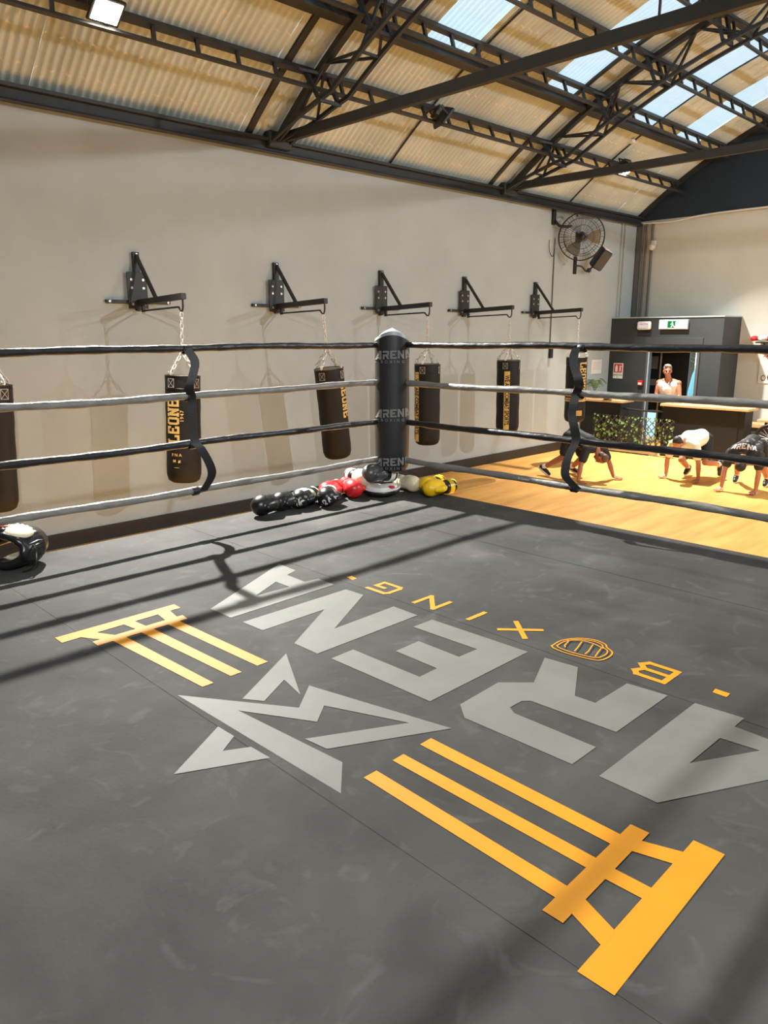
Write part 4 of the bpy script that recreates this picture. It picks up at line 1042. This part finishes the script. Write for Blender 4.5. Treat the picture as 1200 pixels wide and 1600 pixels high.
# heap by the post: mitt, grey glove on top, cream gloves
mt = empty('focus_mitt', (4.16, 4.29, CZ + 0.001), 'black and white punch mitt at the bottom of the heap by the post', 'punch mitt')
mt.rotation_euler = (0, 0, radians(-48))
MB().loft([[(0.155 * cos(2 * pi * k / 28) * f_, 0.1 * sin(2 * pi * k / 28) * f_, z_ + 0.02 * (cos(2 * pi * k / 28)) ** 2) for k in range(28)] for z_, f_ in ((0.0, 0.85), (0.015, 1.0), (0.04, 1.0), (0.055, 0.9))]).build('pad', M_blkl, mt, smooth=True)
MB().loft([[(0.15 * cos(2 * pi * k / 28) * f_, 0.097 * sin(2 * pi * k / 28) * f_, z_ + 0.02 * (cos(2 * pi * k / 28)) ** 2) for k in range(28)] for z_, f_ in ((0.055, 0.92), (0.075, 0.86), (0.082, 0.6))]).build('strike_face', M_wprint, mt, smooth=True)
MB().tube([(0.152 * cos(2 * pi * k / 28), 0.1 * sin(2 * pi * k / 28), 0.05 + 0.02 * cos(2 * pi * k / 28) ** 2) for k in range(28)], 0.008, 6, closed=True).build('piping', M_wprint, mt, smooth=True)
MB().ell((0.09, -0.05, 0.08), (0.03, 0.025, 0.012)).build('red_mark', M_signred, mt, smooth=True)
M_greyl = mat('grey_leather', (66, 66, 66), 0.35, var=0.08)
glove((4.27, 4.33, CZ + 0.088), rzc(4.2, 4.3, -0.75), 'dark grey glove with red lettering on top of the mitt', M_greyl, M_blkl, M_wprint, s=1.08, tilt=-0.1)
gtop = bpy.data.objects['boxing_glove.008']
glove((4.10, 4.56, CZ + 0.07), radians(255), 'cream and black glove behind the heap, left of the post', M_crm, M_blkl, M_wprint, s=1.0)
glove((4.47, 4.36, CZ), radians(258), 'cream boxing glove leaning right of the heap', M_crm, M_crm, M_crm, s=0.95)
mw = gtop.matrix_world; bd = [c for c in gtop.children if c.name.startswith('fist')][0]
project_print(text_bm('PRIDE', 0.045, 0.001), 'lettering', M_signred, bd, mw @ V((0.32, 0.02, 0.05)), mw.to_3x3() @ V((0, 1, 0.1)), mw.to_3x3() @ V((-0.5, 0, 0.85)), 0.003, 0.012)
# head guard at the left edge of the canvas
hg = empty('head_guard', (1.36, 4.42, CZ), 'black head guard with cream crown lying on the canvas at left', 'head guard')
hg.rotation_euler = (0, 0, radians(-62)); hg.scale = (1.05, 1.05, 1.02)
# local -y faces the camera, x right
hb = MB()
def el(a, rx, rz_, y, dz=0.115): return V((rx * cos(a), y, dz + rz_ * sin(a)))
pr = [el(2 * pi * k / 26, 0.125, 0.086, -0.075 + 0.02 * cos(4 * pi * k / 26)) for k in range(27)]
for k, (a, b_) in enumerate(zip(pr, pr[1:])):
    top_ = 3 <= k <= 10; r_ = 0.014 if 13 <= k <= 18 else (0.02 if top_ else 0.025)
    hb.cap(a, b_, r_, r_)
for k in range(-8, 10):                       # cheek, neck and crown padding, open at the left
    t = 2 * pi * k / 26
    hb.cap(el(t, 0.125, 0.088, -0.06), el(t, 0.135, 0.095, 0.05), 0.024, 0.024)
    hb.cap(el(t, 0.135, 0.095, 0.05), el(t, 0.09, 0.065, 0.125), 0.024, 0.022)
hb.cap(el(pi * 0.98, 0.12, 0.086, -0.06), el(pi * 0.98, 0.12, 0.086, 0.07), 0.02, 0.02)
hb.ell((0.125, -0.01, 0.1), (0.038, 0.085, 0.07))
hb.cap((-0.12, -0.06, 0.17), (0.0, -0.07, 0.215), 0.022, 0.026); hb.cap((-0.13, 0.03, 0.15), (-0.02, 0.05, 0.215), 0.022, 0.024)
blob(hb, 'shell', M_blkl, hg, 0.008, 3)
cb = MB(); cb.ell((0.045, -0.01, 0.205), (0.085, 0.085, 0.028), Matrix.Rotation(radians(14), 3, 'Y')); cb.ell((-0.02, -0.02, 0.215), (0.05, 0.06, 0.022))
blob(cb, 'crown_panel', M_crm, hg, 0.007, 3)
MB().tube([(-0.02 + 0.022 * cos(2 * pi * k / 16), -0.03 + 0.022 * sin(2 * pi * k / 16), 0.238) for k in range(16)], 0.005, 5, closed=True).build('crown_badge', M_signred, hg, smooth=True)
li = MB()
for k in range(-7, 4):
    t = 2 * pi * k / 26 - 0.1
    li.cap(el(t, 0.1, 0.064, -0.03), el(t, 0.1, 0.066, 0.06), 0.016)
blob(li, 'lining', M_crm, hg, 0.008, 3)
lc = MB()
for k in range(5): lc.tube([(0.145, -0.045 + 0.012 * (k % 2), 0.07 + 0.02 * k), (0.16, -0.0, 0.08 + 0.02 * k), (0.15, 0.045, 0.07 + 0.02 * k)], 0.004, 5)
lc.tube(bez([(0.15, -0.03, 0.14), (0.19, -0.05, 0.12), (0.2, -0.07, 0.06), (0.17, -0.08, 0.02), (0.13, -0.1, 0.006)], 6), 0.004, 5)
lc.build('laces', M_blkl, hg, smooth=True)
# gloves on the counter and hung on the end wall
glove((15.72, 8.72, 1.13), radians(200), 'black and red boxing glove standing on the short counter', M_blkl, M_red, M_red, s=1.3)
# ------------------------------------------------------------------ people
M_skin = mat('skin_tan', (182, 122, 92), 0.5, var=0.05, scale=12)
M_skin2 = mat('skin_brown', (158, 100, 72), 0.5, var=0.05, scale=12)
M_skin3 = mat('skin_warm', (160, 106, 78), 0.5, var=0.05, scale=12)
M_hair_g = mat('grey_hair', (112, 104, 94), 0.6, var=0.25, scale=60)
M_hair_d = mat('dark_hair', (44, 34, 28), 0.6, var=0.25, scale=60)
M_hair_s = mat('shaved_hair', (96, 64, 50), 0.6, var=0.15, scale=80)
M_tank = mat('white_tank', (222, 224, 226), 0.7, var=0.04, scale=10)
M_mint = mat('pale_mint_shirt', (222, 230, 202), 0.75, var=0.03, scale=10)
M_bshirt = mat('black_shirt', (26, 26, 27), 0.75, var=0.08, scale=10)
M_cshirt = mat('charcoal_shirt', (40, 38, 38), 0.75, var=0.12, scale=14)
M_short = mat('black_shorts', (22, 21, 22), 0.75, var=0.08, scale=10)
M_shoe = mat('black_shoe', (26, 26, 27), 0.5, var=0.1)
M_sole = mat('white_sole', (222, 220, 214), 0.6)
M_sock = mat('white_sock', (224, 220, 212), 0.8)
M_eye = mat('eye_dark', (40, 30, 26), 0.3)

def hand(mb, wr, fd, pn, side, curl=0.1):
    """wrist, finger direction, back-of-hand normal; side +1 = thumb towards fd x pn"""
    fd = V(fd).normalized(); pn = (V(pn) - fd * V(pn).dot(fd)).normalized(); lt = fd.cross(pn) * side; wr = V(wr)
    pc = wr + fd * 0.055
    mb.cap(wr, wr + fd * 0.03, 0.026, 0.026)
    for k in range(4):
        o = (1.5 - k) * 0.021
        mb.cap(wr + fd * 0.025 + lt * o * 0.7, wr + fd * 0.092 + lt * o, 0.016, 0.014)
    L = (0.07, 0.082, 0.076, 0.058)
    for k in range(4):
        o = (1.5 - k) * 0.024; d = (fd + lt * (1.5 - k) * 0.1).normalized(); p = wr + fd * 0.094 + lt * o
        q = p + d * L[k] * 0.5 + pn * 0.006; e = q + (d - pn * curl).normalized() * L[k] * 0.5
        mb.cap(p, q, 0.0115, 0.0105); mb.cap(q, e, 0.0105, 0.009)
    p = wr + fd * 0.03 + lt * 0.028; q = p + (fd * 0.6 + lt * 0.8).normalized() * 0.042; e = q + (fd * 0.9 + lt * 0.35).normalized() * 0.036
    mb.cap(p, q, 0.016, 0.0125); mb.cap(q, e, 0.0125, 0.01)

def person(loc, label, J, skin, hairm, cloth, shorts, shoes, hair='short', sleeve=True, s=1.0):
    root_loc = V(loc)
    root = empty('person', root_loc, label, 'person')
    P = {k: (V(v) - root_loc if k[0] != '_' else V(v)) for k, v in J.items() if isinstance(v, (tuple, list))}
    mb = MB()
    pe, ch, nk, hd = P['pelvis'], P['chest'], P['neck'], P['head']
    hf = V(J['_hf']).normalized(); hu = V(J['_hu']); hu = (hu - hf * hu.dot(hf)).normalized(); hr = hf.cross(hu)
    HM = Matrix((hr, hf, hu)).transposed()           # x right, y face, z up
    hl, hr_ = P['hip_l'], P['hip_r']; sl, sr = P['sh_l'], P['sh_r']
    mid = pe.lerp(ch, 0.5)
    def torso(m, g):
        m.cap(hl.lerp(hr_, 0.15), hl.lerp(hr_, 0.85), (0.105 + g) * s)
        m.cap(pe, mid, (0.125 + g) * s, (0.118 + g) * s); m.cap(mid, ch, (0.118 + g) * s, (0.135 + g) * s)
        for a, b_ in ((hl, sl), (hr_, sr)):
            i0 = a.lerp(pe, 0.45); i1 = b_.lerp(ch, 0.35)
            m.cap(i0, i1, (0.095 + g) * s, (0.098 + g) * s)
    torso(mb, 0.0)
    mb.cap(sl.lerp(sr, 0.1), sl.lerp(sr, 0.9), 0.062 * s)
    for a in (sl, sr): mb.cap(a, nk.lerp(a, 0.35), 0.06 * s, 0.055 * s)
    mb.cap(ch, nk, 0.085 * s, 0.062 * s); mb.cap(nk, hd - hu * 0.05 * s, 0.058 * s, 0.055 * s)
    def HP(x, y, z_): return hd + HM @ (V((x, y, z_)) * s)
    mb.ell(HP(0, -0.012, 0.03), (0.077 * s, 0.096 * s, 0.092 * s), HM); mb.ell(HP(0, 0.02, -0.04), (0.06 * s, 0.068 * s, 0.075 * s), HM)
    mb.ell(HP(0, 0.055, -0.09), (0.032 * s, 0.03 * s, 0.026 * s), HM); mb.ell(HP(0, 0.07, 0.022), (0.056 * s, 0.022 * s, 0.014 * s), HM)
    mb.cap(HP(0, 0.085, 0.012), HP(0, 0.104, -0.026), 0.011 * s, 0.016 * s); mb.ell(HP(0, 0.079, -0.058), (0.026 * s, 0.014 * s, 0.012 * s), HM)
    for sx in (-1, 1): mb.ell(HP(0.079 * sx, -0.005, -0.008), (0.012 * s, 0.02 * s, 0.032 * s), HM); mb.ell(HP(0.038 * sx, 0.062, -0.03), (0.026 * s, 0.02 * s, 0.022 * s), HM)
    for sd in ('l', 'r'):
        a, e, w_ = P['sh_' + sd], P['el_' + sd], P['wr_' + sd]
        mb.ell(a, 0.068 * s); mb.cap(a, a.lerp(e, 0.55), 0.058 * s, 0.054 * s); mb.cap(a.lerp(e, 0.4), e, 0.055 * s, 0.042 * s); mb.cap(e, e.lerp(w_, 0.3), 0.043 * s, 0.045 * s); mb.cap(e.lerp(w_, 0.3), w_, 0.045 * s, 0.028 * s)
        hand(mb, w_, J['_fd_' + sd], J['_hn_' + sd], J.get('ts_' + sd, 1), J.get('curl', 0.1))
        h, k_, an = P['hip_' + sd], P['kn_' + sd], P['an_' + sd]
        mb.cap(h, k_, 0.092 * s, 0.062 * s); mb.cap(k_, k_.lerp(an, 0.35), 0.058 * s, 0.06 * s); mb.cap(k_.lerp(an, 0.35), an, 0.06 * s, 0.038 * s)
        mb.cap(an, P['to_' + sd].lerp(an, 0.3), 0.038 * s, 0.032 * s)
    body = blob(mb, 'body', skin, root, 0.0075, 3)
    # clothes
    cb = MB(); torso(cb, 0.018)
    if sleeve:
        cb.cap(sl.lerp(sr, 0.05), sl.lerp(sr, 0.95), 0.08 * s); cb.cap(ch, nk.lerp(ch, 0.35), 0.105 * s, 0.085 * s)
        for sd in ('l', 'r'):
            a, e = P['sh_' + sd], P['el_' + sd]
            cb.cap(a, a.lerp(e, 0.62), 0.083 * s, 0.078 * s); cb.cap(a, nk.lerp(a, 0.4), 0.078 * s, 0.07 * s)
    else:
        for a in (sl, sr): cb.cap(ch.lerp(a, 0.6), nk.lerp(a, 0.62) + (nk - ch) * -0.1, 0.075 * s, 0.068 * s)
        cb.cap(ch, ch.lerp(nk, 0.35), 0.115 * s, 0.1 * s)
    shirt = blob(cb, 'shirt', cloth, root, 0.01, 4)
    sb = MB()
    sb.cap(hl.lerp(hr_, 0.1), hl.lerp(hr_, 0.9), 0.118 * s); sb.cap(pe, pe.lerp(ch, 0.2), 0.13 * s)
    for sd in ('l', 'r'):
        h, k_ = P['hip_' + sd], P['kn_' + sd]; sb.cap(h, h.lerp(k_, 0.78), 0.112 * s, 0.098 * s)
    blob(sb, 'shorts', shorts, root, 0.01, 4)
    for sd in ('l', 'r'):
        an, to, kn = P['an_' + sd], P['to_' + sd], P['kn_' + sd]
        fw = (to - an); up_ = (kn - an).normalized(); sole = to + (to - an) * 0.0
        side = fw.cross(up_)
        if side.length < 1e-4: side = V((1, 0, 0))
        side.normalize(); fu = side.cross(fw).normalized()
        if fu.dot(up_) < 0: fu = -fu
        heel = an - fu * 0.06 * s - fw.normalized() * 0.035 * s; tip = to
        fm_ = MB(); fm_.cap(heel + fu * 0.04 * s, an - fu * 0.005, 0.046 * s, 0.046 * s); fm_.cap(heel + fu * 0.03 * s, heel.lerp(tip, 0.65) + fu * 0.025 * s, 0.042 * s, 0.045 * s); fm_.cap(heel.lerp(tip, 0.6) + fu * 0.02 * s, tip + fu * 0.018 * s, 0.044 * s, 0.034 * s)
        sh = blob(fm_, 'shoe', shoes, root, 0.008, 3)
        so = MB(); fr = Matrix((side, fw.normalized(), fu)).transposed()
        n = 20; L = (tip - heel).length; c = heel.lerp(tip, 0.5)
        fwd = (tip - heel).normalized(); fu2 = side.cross(fwd).normalized(); fu2 = fu2 if fu2.dot(fu) > 0 else -fu2
        rings = []
        for hgt, f_ in ((-0.022, 0.92), (-0.018, 1.0), (0.006, 1.0), (0.01, 0.95)):
            rings.append([c + side * (0.047 * s * f_ * (1 if abs(cos(2 * pi * k / n)) < 2 else 1) * cos(2 * pi * k / n)) + fwd * ((L / 2 + 0.045 * s) * f_ * sin(2 * pi * k / n)) + fu2 * hgt for k in range(n)])
        so.loft(rings).build('sole', M_sole, sh, smooth=True)
        MB().cap(an + up_ * 0.0, an + up_ * 0.055 * s, 0.045 * s, 0.046 * s).build('sock', M_sock, root, smooth=True)
    if hair:
        hb_ = MB()
        g = {'short': 0.01, 'shaved': 0.004, 'swept': 0.014}[hair]
        hb_.ell(HP(0, -0.034, 0.056), ((0.074 + g) * s, (0.082 + g) * s, (0.076 + g) * s), HM, 24, 16); hb_.ell(HP(0, -0.05, -0.01), ((0.07 + g) * s, (0.055 + g) * s, (0.07 + g) * s), HM)
        if hair == 'swept':
            hb_.cap(HP(-0.045, 0.05, 0.098), HP(0.05, 0.055, 0.108), 0.02 * s, 0.024 * s); hb_.cap(HP(-0.04, 0.0, 0.108), HP(0.045, 0.01, 0.114), 0.026 * s, 0.028 * s)
        blob(hb_, 'hair', hairm, root, 0.008, 3)
    eb_ = MB()
    for sx in (-1, 1): eb_.ell(HP(0.032 * sx, 0.079, 0.004), (0.013 * s, 0.008 * s, 0.006 * s), HM, 10, 6); eb_.cap(HP(0.016 * sx, 0.088, 0.022), HP(0.05 * sx, 0.08, 0.024), 0.0045 * s)
    eb_.build('eyes', M_eye, root, smooth=True)
    MB().cap(HP(-0.022, 0.089, -0.056), HP(0.022, 0.089, -0.056), 0.0045 * s).build('mouth', mat('lips', (150, 84, 72), 0.5), root, smooth=True)
    return root, shirt, HP

# the man behind the counter
man, man_shirt, HPm = person((16.1, 7.48, 0), 'grey haired man in white sleeveless shirt leaning on the counter', dict(
    pelvis=(16.22, 7.45, 1.02), chest=(16.06, 7.45, 1.42), neck=(16.0, 7.45, 1.62), head=(15.95, 7.47, 1.80), _hf=(-0.86, -0.5, -0.04), _hu=(0, 0, 1),
    sh_r=(16.03, 7.67, 1.54), sh_l=(16.02, 7.24, 1.54), el_r=(15.98, 7.70, 1.27), el_l=(15.96, 7.16, 1.27), wr_r=(15.76, 7.46, 1.165), wr_l=(15.80, 7.22, 1.165),
    _fd_r=(-0.75, -0.5, -0.03), _fd_l=(-0.6, 0.6, -0.03), _hn_r=(0, 0, 1), _hn_l=(0, 0, 1), ts_r=1, ts_l=-1,
    hip_r=(16.24, 7.55, 0.97), hip_l=(16.24, 7.35, 0.97), kn_r=(16.22, 7.56, 0.53), kn_l=(16.22, 7.34, 0.53), an_r=(16.26, 7.57, 0.1), an_l=(16.26, 7.33, 0.1), to_r=(16.08, 7.6, 0.025), to_l=(16.08, 7.3, 0.025)),
    M_skin3, M_hair_g, M_tank, M_short, M_shoe, 'swept', False, 1.04)
MB().tube(bez([HPm(-0.07, 0.03, -0.17), HPm(-0.03, 0.085, -0.24), HPm(0.0, 0.1, -0.28), HPm(0.03, 0.085, -0.24), HPm(0.07, 0.03, -0.17)], 6), 0.004, 6).build('necklace', M_chain, man)

# athlete in black, facing the camera's right
person((12.0, 7.2, 0), 'athlete in black shirt and shorts in plank with shaved head down', dict(
    pelvis=(12.08, 7.34, 0.80), chest=(12.02, 7.0, 0.69), neck=(12.02, 6.82, 0.58), head=(12.03, 6.74, 0.44), _hf=(-0.05, 0.35, -0.5), _hu=(0.05, -0.55, -0.85),
    sh_r=(11.8, 6.9, 0.60), sh_l=(12.23, 6.83, 0.6), el_r=(11.67, 6.92, 0.32), el_l=(12.36, 6.74, 0.3), wr_r=(11.58, 6.90, 0.055), wr_l=(12.42, 6.68, 0.055),
    _fd_r=(-0.1, -1, -0.22), _fd_l=(0.25, -1, -0.22), _hn_r=(0, -0.2, 1), _hn_l=(0, -0.2, 1), ts_r=-1, ts_l=1,
    hip_r=(11.96, 7.38, 0.76), hip_l=(12.2, 7.38, 0.76), kn_r=(11.9, 7.42, 0.40), kn_l=(12.26, 7.24, 0.36), an_r=(11.86, 7.82, 0.15), an_l=(12.4, 7.54, 0.12), to_r=(11.85, 7.70, 0.03), to_l=(12.41, 7.40, 0.03)),
    M_skin2, M_hair_s, M_bshirt, M_short, M_shoe, 'shaved')
# athlete in pale mint, facing the camera's left
person((13.5, 5.76, 0), 'athlete in pale mint shirt in plank with one knee drawn forward', dict(
    pelvis=(13.86, 5.74, 0.74), chest=(13.42, 5.77, 0.74), neck=(13.2, 5.78, 0.72), head=(13.02, 5.80, 0.68), _hf=(-0.55, 0.05, -0.8), _hu=(-0.85, 0.0, 0.55),
    sh_r=(13.24, 5.98, 0.64), sh_l=(13.24, 5.56, 0.64), el_r=(13.23, 6.06, 0.34), el_l=(13.2, 5.47, 0.34), wr_r=(13.25, 6.07, 0.055), wr_l=(13.21, 5.45, 0.055),
    _fd_r=(-0.9, 0.3, -0.2), _fd_l=(-0.9, -0.1, -0.2), _hn_r=(-0.2, 0, 1), _hn_l=(-0.2, 0, 1), ts_r=-1, ts_l=1,
    hip_r=(13.88, 5.85, 0.7), hip_l=(13.88, 5.63, 0.7), kn_r=(13.47, 5.90, 0.33), kn_l=(13.62, 5.52, 0.31), an_r=(13.74, 5.88, 0.15), an_l=(14.12, 5.46, 0.22), to_r=(13.62, 5.87, 0.05), to_l=(14.16, 5.45, 0.03)),
    M_skin, M_hair_d, M_mint, M_short, M_shoe, 'short')
# athlete in charcoal printed shirt at the right edge
pc_, shirt_c, _h = person((13.1, 4.6, 0), 'athlete in charcoal printed shirt in plank at the right edge, head hanging', dict(
    pelvis=(13.28, 4.62, 0.80), chest=(13.02, 4.61, 0.74), neck=(12.88, 4.6, 0.6), head=(12.86, 4.6, 0.47), _hf=(0.6, 0.0, -0.5), _hu=(-0.5, 0, -0.8),
    sh_r=(12.96, 4.84, 0.64), sh_l=(12.96, 4.38, 0.64), el_r=(12.84, 4.87, 0.34), el_l=(12.9, 4.34, 0.35), wr_r=(12.78, 4.87, 0.055), wr_l=(12.88, 4.35, 0.055),
    _fd_r=(-0.95, 0.15, -0.2), _fd_l=(-0.95, -0.05, -0.2), _hn_r=(-0.2, 0, 1), _hn_l=(-0.2, 0, 1), ts_r=-1, ts_l=1,
    hip_r=(13.32, 4.73, 0.75), hip_l=(13.32, 4.5, 0.75), kn_r=(13.4, 4.86, 0.42), kn_l=(13.44, 4.47, 0.42), an_r=(13.72, 4.98, 0.14), an_l=(13.72, 4.47, 0.14), to_r=(13.62, 4.97, 0.03), to_l=(13.62, 4.46, 0.03)),
    M_skin, M_hair_d, M_cshirt, M_short, M_shoe, 'short')
project_print(arena_bm(0.42), 'lettering', M_wprint, shirt_c, (12.6, 4.61, 1.0), (0, -1, 0.0), (0.62, 0, 0.8), 0.004, 0.02)
def splatter():
    mb = MB(); r_ = random.Random(3)
    for k in range(26):
        cx, cy, q = r_.uniform(-0.17, 0.17), r_.uniform(0.08, 0.24), r_.uniform(0.006, 0.022)
        mb.poly([(cx + q * cos(a) * r_.uniform(0.6, 1.3), cy + q * sin(a) * r_.uniform(0.6, 1.3)) for a in [2 * pi * i / 8 for i in range(8)]])
    return mb.b
project_print(splatter(), 'faded_print', mat('faded_white', (128, 126, 124), 0.7), shirt_c, (12.6, 4.61, 1.0), (0, -1, 0.0), (0.62, 0, 0.8), 0.004, 0.03)

# ------------------------------------------------------------------ right edge: poster, bench, bike, hung gloves
po = empty('wall_poster', (XF, 5.95, 1.85), 'white poster on the end wall at the right picture edge', 'poster')
MB().box((-0.01, 0, 0), (0.015, 0.52, 0.68)).build('sheet', M_paper, po)
sign_text('ARENA', 0.085, -0.019, 0.06, 0.25, po, M_signred, 0.002)
pf = MB(); pf.ell((-0.019, -0.02, -0.2), (0.003, 0.09, 0.1)); pf.beam((-0.019, -0.08, -0.1), (-0.019, -0.05, 0.1), 0.004, 0.07)
pf.build('dark_figure', M_ink, po)
ri = MB().tube([(-0.02, 0.15 + 0.045 * cos(2 * pi * k / 16), -0.22 + 0.055 * sin(2 * pi * k / 16)) for k in range(16)], 0.006, 5, closed=True); ri.build('glove_outline', M_ink, po)
gl = glove((XF - 0.2, 6.18, 2.42), radians(100), 'small red glove on the shelf above the poster', M_red, M_wprint, M_red, s=0.8)
gl2 = glove((XF - 0.2, 6.0, 2.42), radians(120), 'small white glove on the shelf above the poster', M_wprint, M_red, M_wprint, s=0.85)
sf = empty('wall_shelf', (XF, 5.7, 2.4), 'narrow dark shelf above the white poster', 'shelf')
MB().box((-0.15, 0, 0), (0.3, 1.1, 0.035)).build('board', M_black, sf, bevel=0.004)
for yy in (-0.4, 0.4): MB().beam((-0.02, yy, -0.14), (-0.2, yy, -0.02), 0.025, 0.03).build('bracket', M_black, sf)
bxs = empty('wooden_box', (17.42, 5.6, 0), 'low tan wooden bench box behind the counter by the end wall', 'bench')
MB().span((-0.2, -0.9, 0.58), (0.28, 0.75, 0.66)).build('seat_board', M_wood, bxs, bevel=0.006)
MB().span((-0.16, -0.85, 0.0), (0.26, 0.7, 0.58)).build('body', M_vest, bxs)
bnch = empty('plank_table', (16.8, 5.02, 0), 'pale plank table end at the right edge over a bike wheel', 'table')
MB().span((-0.2, -0.9, 0.78), (0.2, 0.72, 0.83)).build('top', M_wood, bnch, bevel=0.006)
for yy in (-0.8, ): 
    for xx in (-0.15, 0.15): MB().span((xx - 0.025, yy - 0.025, 0), (xx + 0.025, yy + 0.025, 0.78)).build('leg', M_steel, bnch)
for xx in (-0.15, 0.15): MB().span((xx - 0.025, 0.62, 0), (xx + 0.025, 0.67, 0.78)).build('leg', M_steel, bnch) if xx > 0 else None
bk = empty('exercise_bike', (16.28, 5.33, 0), 'spinning bike with a dark spoked wheel at the right picture edge', 'bike')
WC = V((0, 0, 0.47)); 
MB().tube([WC + V((0, 0.3 * cos(2 * pi * k / 40), 0.3 * sin(2 * pi * k / 40))) for k in range(40)], 0.028, 10, closed=True).build('tyre', M_black, bk, smooth=True)
MB().tube([WC + V((0, 0.265 * cos(2 * pi * k / 40), 0.265 * sin(2 * pi * k / 40))) for k in range(40)], 0.012, 6, closed=True).build('rim', M_dgrey, bk, smooth=True)
sp_ = MB()
for k in range(20): a = 2 * pi * k / 20; sp_.tube([WC + V((0.02 * (-1) ** k, 0.03 * cos(a + 0.6), 0.03 * sin(a + 0.6))), WC + V((0, 0.26 * cos(a), 0.26 * sin(a)))], 0.003, 4)
sp_.build('spokes', M_chain, bk)
MB().cyl(WC + V((-0.05, 0, 0)), WC + V((0.05, 0, 0)), 0.035).build('hub', M_dgrey, bk)
fr_ = MB()
for sx in (-0.055, 0.055): fr_.beam(WC + V((sx, 0, 0)), (sx, -0.02, 0.03), 0.03, 0.03); fr_.beam(WC + V((sx, 0, 0)), (sx * 0.6, -0.5, 0.6), 0.03, 0.035)
fr_.beam((0, -0.5, 0.6), (0, -0.95, 0.25), 0.045, 0.05).beam((0, -0.95, 0.25), (0, -1.0, 0.03), 0.045, 0.05).beam((0, -0.8, 0.37), (0, -0.95, 0.9), 0.04, 0.04).beam((0, -0.5, 0.6), (0, -0.42, 1.0), 0.04, 0.04)
fr_.box((0, -0.02, 0.02), (0.5, 0.07, 0.04)); fr_.box((0, -1.0, 0.02), (0.5, 0.07, 0.04)); fr_.build('frame', M_steel, bk, bevel=0.004)
MB().ell((0, -0.97, 0.95), (0.07, 0.14, 0.035)).build('saddle', M_black, bk, smooth=True)
MB().tube(bez([(-0.22, -0.3, 1.1), (-0.2, -0.42, 1.05), (0, -0.43, 1.02), (0.2, -0.42, 1.05), (0.22, -0.3, 1.1)], 5), 0.016, 8).build('handlebar', M_black, bk, smooth=True)
gb_ = empty('gauntlet', (0, 0, 0)) if False else None
